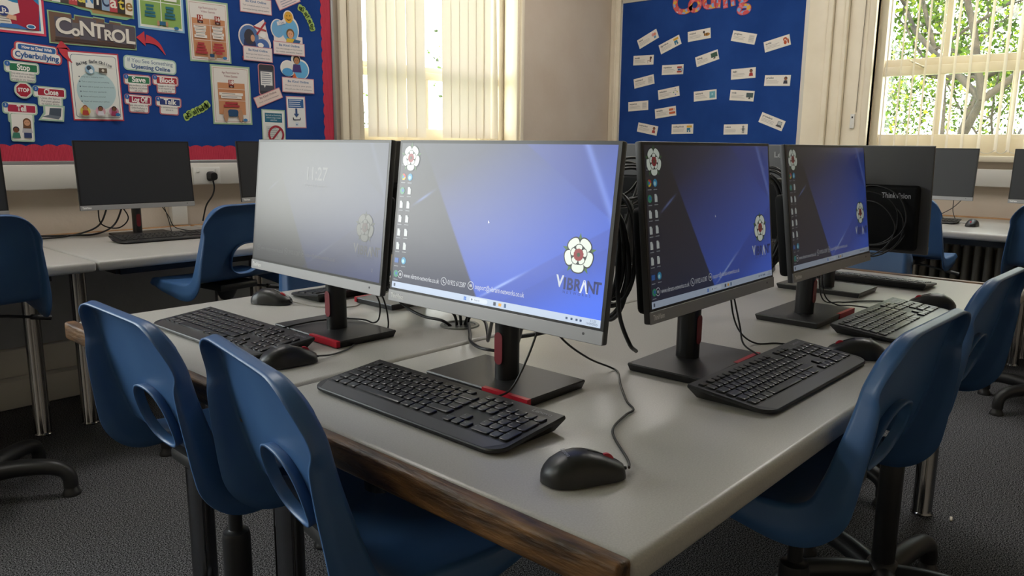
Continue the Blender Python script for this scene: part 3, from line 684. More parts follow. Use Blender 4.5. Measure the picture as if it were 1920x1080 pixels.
# ================================================================== KEYBOARDS
KT = math.radians(5.6)
def kz(x): return 0.0092 + (0.075 - x) * math.tan(KT)
def make_keyboard():
    t = thing('keyboard', 'x', 'keyboard')
    m = MB(); n = 8
    hx, hy = 0.075, 0.223
    out = []
    # outline with rounded front corners (front = +x)
    for a in range(n + 1):
        q = -PI / 2 + PI / 2 * a / n; out.append((hx - 0.026 + 0.026 * math.cos(q), -hy + 0.030 + 0.030 * math.sin(q)))
    for a in range(n + 1):
        q = PI / 2 * a / n; out.append((hx - 0.026 + 0.026 * math.cos(q), hy - 0.030 + 0.030 * math.sin(q)))
    out += [(-hx, hy), (-hx, -hy)]
    N = len(out); dz = lambda p: kz(p[0])
    ins = [(x * (0.985 if x > 0 else 1) , y * 0.992) for x, y in out]
    low = [(x * 0.95 if x > 0 else x * 0.82, y * 0.955) for x, y in out]
    v = [(x, y, 0.0015) for x, y in low] + [(x, y, max(dz((x, y)) - 0.0052, 0.003)) for x, y in out] + [(x, y, dz((x, y)) - 0.0018) for x, y in out] + [(x, y, dz((x, y))) for x, y in ins]
    f = [list(range(N - 1, -1, -1)), [3 * N + i for i in range(N)]]
    for r in range(3): f += [(r * N + i, r * N + (i + 1) % N, (r + 1) * N + (i + 1) % N, (r + 1) * N + i) for i in range(N)]
    m.add(v, f, M_KEYB); m.build('keyboard_case', t, smooth=30)
    # palm rest: smooth slightly lighter strip
    m = MB(); pr_ = lambda x, y: (x, y, kz(x) + 0.0003)
    m.add([pr_(0.073, -0.195), pr_(0.073, 0.195), pr_(0.046, 0.214), pr_(0.046, -0.214)], [(0, 1, 2, 3)], mat('palm_rest', '353332', 0.33, spec=0.9)); m.build('palm_rest', t)
    link('lettering', text_mesh('Lenovo', 0.013, mat('lettering_dim', '77777c', 0.4), bold=0.0003), t, T(-0.063, 0.188, kz(-0.063) + 0.0004) @ RY(KT) @ RZ(PI / 2))
    m = MB()
    m.rbox(-0.012, 0.014, -0.011, 0.011, -0.0035, 0.004, M_BLK, 0.002, M=T(-0.075, 0.07, 0.013)); m.build('cable_boot', t)
    U = 0.01885; cache = {}
    def key(y0, x0, wu, h, lg):
        """left end y0 (units), row centre x0, width in units"""
        w_ = wu * U - 0.0026; k = (round(wu, 2), h, lg)
        if k not in cache:
            b_ = MB(); D = h - 0.0026
            def outl(s, g):
                W_, H_ = w_ - g, D - g; r1, r2 = 0.0012, min(0.0042, H_ * 0.45); pts = []
                for (cx, cy_, a0, r) in ((H_ / 2 - r2, W_ / 2 - r2, 0, r2), (-H_ / 2 + r1, W_ / 2 - r1, 90, r1), (-H_ / 2 + r1, -W_ / 2 + r1, 180, r1), (H_ / 2 - r2, -W_ / 2 + r2, 270, r2)):
                    for q in range(4): a = math.radians(a0 + 30 * q); pts.append((cx + r * math.cos(a), cy_ + r * math.sin(a)))
                return pts
            b_.prism(outl(0, 0), 0, 0.0028, M_KEY, top=outl(0, 0.0002)); b_.mi(M_LEG_W)
            o1, o2 = outl(0, 0.0002), outl(0, 0.0022); nn = len(o1)
            b_.add([(x, y, 0.0028) for x, y in o1] + [(x, y, 0.0034) for x, y in o2], [(i, (i + 1) % nn, nn + (i + 1) % nn, nn + i) for i in range(nn)] + [[nn + i for i in range(nn)]], M_KEY)
            if lg:
                tm = text_mesh(lg, 0.0042 if len(lg) == 1 else 0.0026, M_LEG_W, align='LEFT'); M = T(-0.001, -w_ / 2 + 0.0028, 0.0036) @ RZ(PI / 2)
                b_.add([tuple(v.co) for v in tm.vertices], [list(p.vertices) for p in tm.polygons], M_LEG_W, M); bpy.data.meshes.remove(tm)
            cache[k] = b_.mesh('key', 25)
        link('key', cache[k], t, T(x0, -0.212 + (y0 + wu / 2) * U, kz(x0) - 0.0002) @ RY(KT))
    X = lambda r: 0.0345 - r * 0.0186
    def row(r, y, items, h=0.0186, x=None):
        for it in items:
            lg, wu = (it, 1.0) if isinstance(it, str) else it
            if lg is not None: key(y, X(r) if x is None else x, wu, h, lg)
            y += wu
    row(0, 0, [('Ctrl', 1.25), ('', 1.25), ('Alt', 1.25), (' ', 6.25), ('AltGr', 1.25), ('Fn', 1.25), ('Ctrl', 2.5 - 1.0)])
    row(1, 0, [('Shift', 1.25), '\\'] + list('ZXCVBNM,./') + [('Shift', 2.75)])
    row(2, 0, [('Caps', 1.75)] + list("ASDFGHJKL;'#") + [('Enter', 1.25)])
    row(3, 0, [('Tab', 1.5)] + list('QWERTYUIOP[]') + [('Enter', 1.5)])
    row(4, 0, list('`1234567890-=') + [('Back', 2.0)])
    fx = X(5) + 0.002
    row(5, 0, ['Esc', (None, 0.35), 'F1', 'F2', 'F3', 'F4', (None, 0.3), 'F5', 'F6', 'F7', 'F8', (None, 0.3), 'F9', 'F10', 'F11', 'F12'], 0.0135, fx)
    row(5, 15.25, ['Prt', 'Scr', 'Brk'], 0.0135, fx)
    row(4, 15.25, ['Ins', 'Hm', 'Up', (None, 0.25), 'Num', '/', '*', '-']); row(3, 15.25, ['Del', 'End', 'Dn', (None, 0.25), '7', '8', '9'])
    row(2, 18.5, list('456')); row(1, 18.5, list('123')); row(0, 18.5, [('0', 2.0), '.'])
    key(21.5, (X(3) + X(2)) / 2, 1.0, 0.0372, '+'); key(21.5, (X(1) + X(0)) / 2, 1.0, 0.0372, 'Ent')
    row(1, 16.25, ['\u2191']); row(0, 15.25, ['\u2190', '\u2193', '\u2192'])
    return t
KB0 = make_keyboard(); _fk = [True]
def keyboard(x, y, deg, label, group):
    k = KB0 if _fk[0] else copy_tree(KB0); _fk[0] = False
    k.location = (x, y, 0.7605); k.rotation_euler.z = math.radians(deg); return tag(k, label, 'keyboard', group)
GK = 'black keyboards on the island'
keyboard(0.170, 0.505, 180, 'black keyboard in front of the large blue screen, centre foreground', GK)
keyboard(0.180, 1.180, 180.5, 'black keyboard in front of the glaring clock screen, behind the blue chairs', GK)
keyboard(0.734, 0.152, -90.6, 'black keyboard with grey palm rest before the third screen, right foreground', GK)
keyboard(1.378, 0.150, -90.5, 'light catching keyboard before the right-hand blue monitor', GK)
keyboard(1.968, 0.440, 0, 'keyboard seen from behind at the far timber edge, silvery keys', GK)
keyboard(0.747, 1.420, 90, 'keyboard on the far side of the island, behind the clock screen', GK)
GKW = 'keyboards on the wall desks'
keyboard(0.868, 3.010, -92, 'black keyboard below the switched-off monitor under the noticeboard', GKW)
keyboard(4.375, 0.915, 180, 'small distant keyboard on the desk under the window', GKW)

# ================================================================== MICE
def make_mouse():
    t = thing('computer_mouse', 'x', 'mouse'); L, n, k = 0.113, 26, 17
    v = []; f = []
    for i in range(n + 1):
        q = i / n; x = -L / 2 + L * q; e = abs(2 * q - 1)
        wd = float(np.interp(q, [0, 0.02, 0.06, 0.14, 0.3, 0.5, 0.66, 0.8, 0.9, 0.96, 0.99, 1.0], [0.004, 0.012, 0.020, 0.0275, 0.0315, 0.0305, 0.0288, 0.0275, 0.0245, 0.020, 0.014, 0.006]))
        h = float(np.interp(q, [0, 0.03, 0.08, 0.16, 0.28, 0.42, 0.55, 0.7, 0.85, 0.95, 1.0], [0.009, 0.0155, 0.022, 0.029, 0.0355, 0.0378, 0.0362, 0.0305, 0.0225, 0.0165, 0.0125]))
        for j in range(k):
            a = PI * j / (k - 1); c = math.cos(a); s_ = math.sin(a)
            v.append((x, -wd * math.copysign(abs(c) ** 0.72, c), 0.002 + h * abs(s_) ** 0.86))
    for i in range(n):
        for j in range(k - 1): f.append((i * k + j, (i + 1) * k + j, (i + 1) * k + j + 1, i * k + j + 1))
        f.append((i * k, i * k + k - 1, (i + 1) * k + k - 1, (i + 1) * k))
    f += [list(range(k)), [n * k + j for j in range(k - 1, -1, -1)]]
    m = MB(); m.add(v, f, mat('mouse_black', (0.014, 0.014, 0.015), 0.38)); m.build('mouse_body', t, smooth=50)
    m = MB(); m.lathe([(0.009, -0.0034), (0.0112, -0.002), (0.0112, 0.002), (0.009, 0.0034)], M_RED, T(0.032, 0, 0.0200) @ RX(PI / 2), 24); m.build('scroll_wheel', t, smooth=40)
    m = MB(); m.tube([(0.006, 0.0, 0.0380), (0.02, 0, 0.0340), (0.036, 0, 0.0265), (0.050, 0, 0.0185)], 0.0007, M_BLK, 6); m.build('button_seam', t)
    m = MB(); m.tube([(0.052, 0, 0.008), (0.062, 0, 0.0072)], [0.0035, 0.0022], M_BLK, 10); m.build('cable_boot', t, smooth=40)
    link('lettering', text_mesh('Lenovo', 0.0085, mat('lettering_dim', '77777c', 0.4), bold=0.0002), t, T(-0.024, 0, 0.0385) @ RY(-0.20) @ RZ(-PI / 2))
    return t
MS0 = make_mouse(); _fm = [True]
def mouse(x, y, deg, label, group, z=0.7602):
    k = MS0 if _fm[0] else copy_tree(MS0); _fm[0] = False
    k.location = (x, y, z); k.rotation_euler.z = math.radians(deg); return tag(k, label, 'mouse', group)
GMO = 'computer mice on the island'
mouse(0.128, 0.161, -30, 'black mouse with red wheel at front right of the nearest keyboard', GMO)
mouse(0.153, 0.893, -12, 'black mouse just behind the top of the foremost blue chair', GMO)
mouse(0.995, 0.112, 115, 'black mouse to the right of the third keyboard, by the right chair', GMO)
mouse(1.655, 0.138, 105, 'black mouse beyond the right-hand keyboard, near the far end', GMO)
mouse(0.440, 1.438, -62, 'black mouse with red wheel far left on the island, left of the clock screen', GMO)
mouse(4.270, 0.600, 180, 'tiny dark mouse on the window desk beside the small grey monitor', 'mice on the wall desks')
mouse(0.27, 3.02, -80, 'mouse peeking out behind the chair at the left edge', 'mice on the wall desks')
mouse(1.93, 0.735, 200, 'grey-red mouse behind the right-hand blue monitor at the far end', GMO)

# ================================================================== NOTICEBOARDS
def wallL(x, z, a=0, d=0.030): return T(x, WL - d, z) @ Matrix(((1, 0, 0, 0), (0, 0, -1, 0), (0, 1, 0, 0), (0, 0, 0, 1))) @ RZ(math.radians(a))
def wallR(u, z, a=0, d=0.025): return T(WR - d, -u, z) @ Matrix(((0, 0, -1, 0), (-1, 0, 0, 0), (0, 1, 0, 0), (0, 0, 0, 1))) @ RZ(math.radians(a))
nb = thing('notice_board', 'blue felt board with scalloped red border, covered in online safety posters', 'noticeboard', (0.7, WL, 1.07))
def loc(o, p): o.matrix_parent_inverse = p.matrix_basis.inverted(); return o
m = MB(); m.box(-0.75, 2.122, WL - 0.028, WL - 0.001, 1.085, 2.50, M_BLUEB); loc(m.build('felt_panel', nb), nb)
for nm, bb in (('frame_strip', (-0.76, 2.132, WL - 0.036, WL - 0.001, 1.075, 1.092)), ('frame_strip', (2.118, 2.135, WL - 0.036, WL - 0.001, 1.09, 2.50))):
    m = MB(); m.rbox(*bb, M_ALU, 0.003); loc(m.build(nm, nb, smooth=40), nb)
def scallop(p0, p1, depth, period, M):
    """strip along +x from p0 to p1, wavy edge up at 'depth'"""
    m = MB(); n = int((p1 - p0) / period * 12); top = [(p0 + (p1 - p0) * i / n, depth - 0.007 + 0.009 * abs(math.sin(PI * (p0 + (p1 - p0) * i / n) / period)) ** 0.8) for i in range(n + 1)]
    for i in range(n):
        (x0, y0), (x1, y1) = top[i], top[i + 1]; m.poly([(x0, 0), (x1, 0), (x1, y1), (x0, y0)], 0, M_BORDER, M)
    return m
loc(scallop(-0.75, 2.12, 0.073, 0.062, wallL(0, 1.091, 0, 0.0290)).build('border_strip', nb), nb)
loc(scallop(0, 1.41, 0.068, 0.062, wallL(2.120, 1.09, 90, 0.0294)).build('border_strip', nb), nb)
cb = thing('notice_board', 'blue felt board in the corner with white word cards and coding heading', 'noticeboard', (WR, 2.65, 1.0))
m = MB(); m.box(WR - 0.023, WR - 0.001, 1.90, 3.44, 1.02, 2.335, M_BLUEB); loc(m.build('felt_panel', cb), cb)
for bb in ((WR - 0.030, WR - 0.001, 1.872, 1.902, 1.0, 2.36), (WR - 0.030, WR - 0.001, 3.437, 3.449, 1.0, 2.36), (WR - 0.030, WR - 0.001, 1.872, 3.449, 2.333, 2.36), (WR - 0.030, WR - 0.001, 1.872, 3.449, 1.0, 1.022)):
    m = MB(); m.rbox(*bb, mat('frame_white', 'd2cdc2', 0.4), 0.003); loc(m.build('frame_strip', cb, smooth=40), cb)

class Sheet:
    """flat paper things; u right, v up, each layer slightly proud of the one below"""
    def __init__(s, name, label, cat, M, group=None): s.t = thing(name, label, cat, group=group, M=M); s.k = 0
    def part(s, name, *polys):
        m = MB()
        for pts, c in polys: s.k += 1; m.poly(pts, 0.00035 * s.k, pm(c))
        return m.build(name, s.t)
    def text(s, tx, u, v, size, c, bold=0.0, align='CENTER', width=None, a=0, **kw):
        s.k += 1; return link('lettering', text_mesh(tx, size, pm(c), bold, align, width=width, **kw), s.t, T(u, v, 0.00035 * s.k) @ RZ(math.radians(a)))
    def lines(s, u0, u1, v0, n, dv, h, c, ragged=0.25):
        m = MB(); s.k += 1
        for i in range(n):
            m.poly(rect_(u0, u1 - (u1 - u0) * ragged * rnd.random(), v0 - i * dv - h, v0 - i * dv), 0.00035 * s.k, pm(c))
        return m.build('small_print', s.t)
def rect_(a, b, c, d): return [(a, c), (b, c), (b, d), (a, d)]
def R2(w, h, cx=0, cy=0): return rect_(cx - w / 2, cx + w / 2, cy - h / 2, cy + h / 2)
PINK, RIM, WHT, INK = 'c9405a', 'e6e0da', 'e9e4df', '3a3f52'
GP = 'online safety posters on the noticeboard'
def kid(S, name, cx, cy, r, skin, hair, shirt, long=False):
    S.part(name, ([(cx - 1.5 * r, cy - 3.2 * r), (cx + 1.5 * r, cy - 3.2 * r), (cx + 1.1 * r, cy - 1.1 * r), (cx - 1.1 * r, cy - 1.1 * r)], shirt), (ell(cx, cy + 0.15 * r, 1.12 * r, 1.15 * r, 16), hair), *([(rect_(cx - 1.1 * r, cx + 1.1 * r, cy - 1.8 * r, cy), hair)] if long else []), (ell(cx, cy - 0.12 * r, 0.85 * r, 0.95 * r, 16), skin), (ell(cx - 0.3 * r, cy, 0.09 * r, n=6), '2a2420'), (ell(cx + 0.3 * r, cy, 0.09 * r, n=6), '2a2420'))
# --- game consoles poster at the top left
S = Sheet('poster', 'pink edged poster of a gamer in red at the top left corner of the board', 'poster', wallL(0.41, 1.795, -0.5), GP)
S.part('paper', (R2(0.424, 0.316), PINK), (R2(0.405, 0.297), WHT)); S.part('picture_panel', (R2(0.385, 0.277), '2d7fae'))
S.part('red_banner', ([(-0.19, 0.1), (0.06, 0.12), (0.10, 0.02), (0.085, -0.02), (-0.19, 0.06)], 'a92f40'))
S.part('white_panel', ([(-0.192, -0.138), (0.10, -0.138), (0.155, -0.035), (0.09, -0.03), (-0.192, 0.06)], 'e4dfd8'))
S.part('gamer', ([(0.085, -0.138), (0.185, -0.138), (0.192, -0.03), (0.16, 0.0), (0.11, -0.01), (0.115, -0.07), (0.075, -0.09)], 'a3233c'), (ell(0.138, 0.03, 0.022, 0.028), '5a3d2a'), (ell(0.130, 0.018, 0.016, 0.022), 'd9a98a'), (ell(0.148, 0.018, 0.008), '23263a'), ([(0.06, -0.10), (0.10, -0.105), (0.10, -0.085), (0.07, -0.083)], 'd9a98a'), ([(0.02, -0.138), (0.15, -0.138), (0.10, -0.12), (0.04, -0.122)], '3e6fae'))
S.part('round_emblem', (ell(-0.003, -0.07, 0.021), '4d7a5a'), (ell(-0.003, -0.07, 0.0175), 'e4dfd8'), ([(-0.016, -0.081), (-0.013, -0.084), (0.0115, -0.058), (0.008, -0.055)], '4d7a5a'), ([(0.0085, -0.084), (0.0125, -0.081), (-0.012, -0.055), (-0.015, -0.058)], '4d7a5a'))
S.part('round_emblem', (ell(0.052, -0.07, 0.021), '33407e'), ([(0.048, -0.083), (0.053, -0.081), (0.053, -0.058), (0.048, -0.056)], 'e4dfd8'), (ell(0.057, -0.067, 0.006, 0.007), 'e4dfd8'), (ell(0.0555, -0.067, 0.003, 0.0035), '33407e'), (ell(0.044, -0.079, 0.009, 0.003), 'e4dfd8'), (ell(0.064, -0.078, 0.008, 0.003), 'e4dfd8'))
S.lines(-0.06, -0.03, -0.05, 5, 0.013, 0.003, '8a8682'); S.lines(-0.02, 0.02, -0.10, 2, 0.01, 0.0035, '8a8682'); S.lines(0.035, 0.075, -0.10, 2, 0.01, 0.0035, '8a8682')
S.part('logo_patch', (ell(0.152, -0.125, 0.018, 0.010), 'e9f0f4'), (ell(0.152, -0.125, 0.014, 0.007), '2f6fa3'))
# --- Communicate collage
S = Sheet('poster', 'colourful cut-out letter strip reading communicate along the photo top', 'poster', wallL(0.815, 1.845, -2.0), GP)
S.part('paper', ([(-0.21, -0.065), (-0.075, -0.068), (-0.05, -0.076), (0.0, -0.080), (0.005, -0.094), (0.16, -0.094), (0.178, -0.084), (0.195, -0.084), (0.195, 0.1), (-0.21, 0.1)], '7fae86'), ([(-0.2, -0.058), (-0.07, -0.061), (-0.045, -0.069), (0.006, -0.073), (0.01, -0.086), (0.185, -0.08), (0.185, 0.095), (-0.2, 0.095)], 'a98a5a'))
for i, (c_, bgc, fc, hh) in enumerate([('C', 'b8434a', 'e8e2d4', 0.10), ('o', 'dfe0d8', '2f6f7c', 0.09), ('m', '4a4440', 'e2dcd0', 0.085), ('m', 'b94a4a', 'e89aa0', 0.085), ('u', '3c342e', 'd8c95a', 0.085), ('N', 'd8d8d4', '3a78b4', 0.075), ('i', '2f2f36', 'e2dcd0', 0.08), ('C', '8fa6c0', '2c3352', 0.08), ('a', 'b4444c', 'e6ded2', 0.08), ('t', '33302e', 'd6c24e', 0.08), ('e', 'e0d6c4', '9a7440', 0.085)]):
    u = -0.175 + i * 0.0345; S.part('letter_tile', (R2(0.034, 0.095, u, -0.012 - 0.001 * i), bgc)); S.text(c_, u, -0.018 - 0.001 * i, hh * 0.9, fc, 0.0014, maxw=0.031)
# --- Control
S = Sheet('poster', 'brick coloured strip with large pale serif letters reading control', 'poster', wallL(0.821, 1.676, -0.8), GP)
ow = [(-0.190, -0.070), (0.188, -0.062), (0.188, 0.050), (0.125, 0.052), (0.125, 0.058), (0.072, 0.060), (0.070, 0.047), (0.050, 0.049), (0.050, 0.066), (0.0, 0.068), (0.0, 0.064), (-0.080, 0.066), (-0.082, 0.048), (-0.094, 0.049), (-0.094, 0.069), (-0.190, 0.072)]
S.part('paper', (ow, '8fb38a'), ([(x * 0.968, y - math.copysign(0.005, y)) for x, y in ow], '6f5548'))
S.part('stone_blocks', (R2(0.075, 0.085, -0.125, 0.005), '5a5560'), (R2(0.03, 0.06, -0.077, 0.0), '6a6468'), (R2(0.075, 0.095, -0.025, 0.008), '5e5860'), (R2(0.07, 0.08, 0.055, 0.005), '554e55'), (R2(0.06, 0.085, 0.115, 0.0), '645e66'), (R2(0.045, 0.09, 0.163, -0.005), '59525a'), (rect_(-0.165, 0.175, -0.055, -0.04), '4c3c38'))
for c_, u, sz, v in (('C', -0.128, 0.098, 0.008), ('o', -0.079, 0.066, -0.006), ('N', -0.030, 0.088, 0.006), ('T', 0.020, 0.088, 0.002), ('R', 0.060, 0.064, -0.010), ('O', 0.106, 0.080, -0.010), ('L', 0.158, 0.092, -0.006)): S.text(c_, u, v, sz, 'ded6cc', 0.0022)
# --- age poster in green
S = Sheet('poster', 'green and pale blue age guide poster cut off by the photo top', 'poster', wallL(1.138, 1.868, -0.6), GP)
S.part('paper', (R2(0.226, 0.303), '8fb9d6'), (R2(0.206, 0.285), 'e3e4dc'), (R2(0.196, 0.270, 0, 0.003), '8aab5c'))
S.part('grid_line', (R2(0.196, 0.004, 0, -0.02), 'e3e4dc'), (R2(0.004, 0.27, 0, 0.003), 'e3e4dc'))
for cx in (-0.048, 0.048):
    S.part('white_box', (R2(0.062, 0.06, cx, 0.02), 'e6e4dc'))
    for q, wq in enumerate((0.04, 0.034, 0.05, 0.052)): S.part('teal_tag', (R2(wq, 0.011, cx - 0.006, -0.042 - q * 0.0155), '2d6a7a'))
S.part('hands_picture', (R2(0.03, 0.018, 0.003, -0.118), '2e5f80'), (ell(-0.018, -0.12, 0.006, 0.014), 'b98a66'), (ell(0.024, -0.12, 0.006, 0.014), 'b98a66')); S.part('logo_patch', (ell(0.07, -0.134, 0.012, 0.008), '2f6fa3'))
# --- age restriction posters (12/16 and 18)
def age(label, M, nums, back):
    S = Sheet('poster', label, 'poster', M, GP)
    S.part('paper', (R2(0.222, 0.302), '9dbb9a'), (R2(0.206, 0.286), 'e2d9d2'), (R2(0.192, 0.272), 'a8695c'), (R2(0.189, 0.269), 'e2dcd6'))
    S.text('Age Restrictions for', 0, 0.114, 0.0155, '9a5560', width=0.098); S.text('Video Games', 0, 0.096, 0.0155, '9a5560', width=0.075)
    S.part('orange_panel', (rect_(-0.076 if len(nums) == 1 else -0.088, 0.076 if len(nums) == 1 else 0.088, -0.126 if len(nums) == 2 else -0.10, 0.062), 'c98d66'))
    for i, nn in enumerate(nums):
        cx = 0 if len(nums) == 1 else (-0.045, 0.045)[i]
        S.part('number_box', (R2(0.030, 0.028, cx, 0.064), '9c3a2f'), (R2(0.030, 0.012, cx, 0.044), '4c2a24')); S.text(nn, cx, 0.064, 0.027, 'f0e6dc', 0.0008); S.text('PEGI 3' if False else 'Age', cx, 0.044, 0.008, 'f0e6dc')
        wbx = 0.07 if len(nums) == 2 else 0.14; v = 0.02 if len(nums) == 2 else 0.005
        for q in range(4 if len(nums) == 2 else 2): S.part('white_box', (R2(wbx * (0.95 - 0.12 * ((q * 7 + i) % 3)), 0.014, cx - 0.004, v - q * 0.0155), 'e6ded6')); S.lines(cx - wbx * 0.4, cx + wbx * 0.3, v - q * 0.0155 + 0.003, 1, 0.01, 0.003, '8a807a')
        v2 = -0.062 if len(nums) == 2 else -0.042
        for q in range(4 if len(nums) == 2 else 2): S.part('red_tag', (R2(wbx * (0.5 + 0.14 * ((q + i) % 4)) * (1 if len(nums) == 2 else 1.0), 0.011, cx - 0.006, v2 - q * 0.0145), 'a8383f'))
    S.part('grid_line', (R2(0.15 if len(nums) == 1 else 0.176, 0.0025, 0, 0.03), 'ddd2c6'), (R2(0.15 if len(nums) == 1 else 0.176, 0.0025, 0, -0.028 if len(nums) == 1 else -0.045), 'ddd2c6'), *([(R2(0.003, 0.188, 0, -0.032), 'ddd2c6')] if len(nums) == 2 else []))
    k = 1.0 if len(nums) == 2 else 2.3; yb = -0.118 if len(nums) == 2 else -0.092
    S.part('hands_picture', (rrect(0.026 * k, 0.016 * k, 0.006 * k, 3, 0, yb), '254a70'), (ell(-0.018 * k, yb - 0.005 * k, 0.006 * k, 0.014 * k), 'b58a6c'), (ell(0.018 * k, yb - 0.005 * k, 0.006 * k, 0.014 * k), 'b58a6c'))
    S.part('logo_patch', (ell(0.068, -0.127, 0.012, 0.008), '3f77ab'))
age('orange age restriction poster with the numbers 12 and 16', wallL(1.378, 1.737, 0.8), ['12', '16'], 0)
age('orange age restriction poster with the number 18 and hands on a controller', wallL(1.482, 1.427, 0.2), ['18'], 0)
# --- be kind online cut-outs
def kind_caption(S, u, v, w, h, l2, a=0, col='e6dcd8'):
    S.part('caption_card', (R2(w + 0.008, h + 0.008, u, v), 'c98a92'), (R2(w, h, u, v), col)); S.text('Be Kind Online', u, v + h * 0.26, 0.0165, '6f86a8', 0.0005, width=w * 0.68)
    for i, t_ in enumerate(l2): S.text(t_, u, v - h * (0.04 + 0.26 * i), 0.0105, '6a6e7c', width=w * 0.86)
S = Sheet('poster', 'be kind online caption cut off by the photo top, above the girl in dark headscarf', 'poster', wallL(1.648, 1.915, 0.2), GP)
S.part('picture_panel', (R2(0.17, 0.1, 0, 0.06), 'a56a4a'), (R2(0.06, 0.1, 0.055, 0.06), '7d9a4c')); kind_caption(S, 0, -0.016, 0.178, 0.072, ['Tell a trusted adult if you see', 'someone being unkind online'])
S = Sheet('poster', 'tilted pink edged caption card at the photo top, left of the green esafety word', 'poster', wallL(1.838, 1.965, 26), GP)
S.part('paper', (R2(0.15, 0.09), 'c98a92'), (R2(0.142, 0.082), 'e6d4d4')); S.lines(-0.05, 0.05, -0.005, 3, 0.013, 0.004, '9a9aa8')
S = Sheet('poster', 'be kind online cut-out of a girl in dark headscarf with red cross', 'poster', wallL(1.645, 1.70, -0.4), GP)
S.part('paper', (ell(-0.045, 0.035, 0.062, 0.066), 'e9dfdc'), (ell(0.028, 0.005, 0.055, 0.052), 'e9dfdc'), ([(-0.03, 0.085), (0.045, 0.135), (0.075, 0.02), (0.0, -0.02)], 'e9dfdc'), ([(-0.085, -0.09), (-0.06, -0.08), (-0.05, -0.03), (-0.09, -0.07)], 'b9404c'))
S.part('blue_disc', (ell(-0.045, 0.035, 0.055, 0.059), '5574a4')); S.part('blue_map', (ell(0.03, -0.008, 0.042, 0.04), '4a68a4'))
S.part('girl', ([(-0.085, -0.045), (-0.005, -0.045), (-0.01, 0.01), (-0.03, 0.035), (-0.075, 0.02)], '2f3760'), (ell(-0.045, 0.035, 0.03, 0.04), '3d3a44'), (ell(-0.026, 0.03, 0.012, 0.018), 'd09a78'))
S.part('red_cross', ([(-0.005, 0.055), (0.002, 0.048), (0.058, 0.118), (0.05, 0.124)], 'b03a42'), ([(-0.02, 0.095), (-0.018, 0.086), (0.055, 0.072), (0.056, 0.080)], 'b03a42')); S.part('orange_cone', ([(-0.005, -0.045), (0.035, -0.045), (0.008, 0.0)], 'd8693c'))
S.part('speech_bubble', (ell(0.032, 0.05, 0.019, 0.012), 'eceae6'), (ell(0.018, -0.002, 0.018, 0.012), 'eceae6')); kind_caption(S, 0.0, -0.05, 0.165, 0.068, ['Always be kind online.', 'Do not be an online bully!'])
S = Sheet('poster', 'be kind online cut-out of a boy in yellow with smiling face emoji', 'poster', wallL(1.836, 1.745, 0), GP)
S.part('paper', (ell(-0.062, 0.05, 0.044, 0.052), 'e9e4e0'), (ell(0.012, 0.055, 0.058, 0.07), 'e9e4e0'), (ell(0.006, 0.118, 0.033, 0.037), 'e9e4e0'), (R2(0.18, 0.05, 0.0, -0.005), 'e9dcd8'))
S.part('blue_disc', (ell(-0.062, 0.05, 0.038, 0.046), '74acd6')); S.part('blue_disc', (ell(0.012, 0.05, 0.050, 0.062), '6fb0dc'))
S.part('smiling_face', (ell(0.006, 0.118, 0.027, 0.031), 'dfa73a'), (ell(-0.004, 0.125, 0.003, 0.004, 8), '4a3a22'), (ell(0.014, 0.127, 0.003, 0.004, 8), '4a3a22'), (ell(0.006, 0.113, 0.014, 0.012, 12, PI, 2 * PI), '8a5a24'), (ell(0.006, 0.115, 0.012, 0.009, 12, PI, 2 * PI), 'dfa73a'))
S.part('like_tag', ([(-0.066, 0.066), (-0.012, 0.084), (-0.016, 0.104), (-0.070, 0.086)], 'e6e2e4')); S.text('1 Like', -0.041, 0.084, 0.018, '5c6484', width=0.032, a=17)
kid(S, 'boy', 0.012, 0.03, 0.022, 'd9a07c', '7a5a36', 'd9b83c'); S.part('tablet', ([(0.02, -0.02), (0.06, -0.026), (0.075, 0.0), (0.036, 0.004)], '33608c')); kind_caption(S, 0, -0.05, 0.19, 0.062, ['Use nice emojis or kind words', 'to make someone happy!'])
S = Sheet('poster', 'be kind online cut-out of a boy in purple wearing glasses', 'poster', wallL(1.878, 1.545, -0.2), GP)
S.part('paper', (ell(0.03, 0.045, 0.055, 0.055), 'e9e6e2'), (ell(-0.052, 0.045, 0.048, 0.044), 'e9e6e2'), (ell(0.0, 0.095, 0.03, 0.034), 'e9e6e2'))
S.part('blue_disc', (ell(0.03, 0.042, 0.048, 0.048), '66aedb')); S.part('thought_cloud', (ell(-0.055, 0.055, 0.036, 0.026), 'e2e0dc'), (ell(-0.055, 0.025, 0.034, 0.022), '4f9bd0'))
kid(S, 'boy', 0.004, 0.092, 0.020, 'b5825c', '3a2c22', '4a3a74'); S.part('orange_cone', ([(-0.03, -0.005), (0.0, -0.005), (-0.012, 0.025)], 'd8693c')); kind_caption(S, 0.008, -0.044, 0.198, 0.074, ['Think before you post.', 'Would you like it if someone', 'said this message to you?'])
S = Sheet('poster', 'tall cut-out of a dark phone with a tilted pink caption card', 'poster', wallL(1.692, 1.50, 0), GP)
S.part('paper', (rrect(0.100, 0.165, 0.014, 4, 0, 0.02), 'c9848c')); S.part('phone', (rrect(0.090, 0.158, 0.012, 4, 0, 0.02), '3a3a42'), (R2(0.084, 0.11, 0, 0.015), '4c4e58')); S.part('message_panel', ([(-0.036, -0.01), (-0.02, -0.01), (-0.014, -0.024), (-0.008, -0.01), (0.034, -0.01), (0.034, 0.062), (-0.036, 0.062)], 'e4e2e0')); S.lines(-0.03, 0.03, 0.056, 6, 0.011, 0.004, '8a8c96')
ca, sa = math.cos(math.radians(22)), math.sin(math.radians(22)); rot = lambda P_, u, v: [(u + x * ca - y * sa, v + x * sa + y * ca) for x, y in P_]
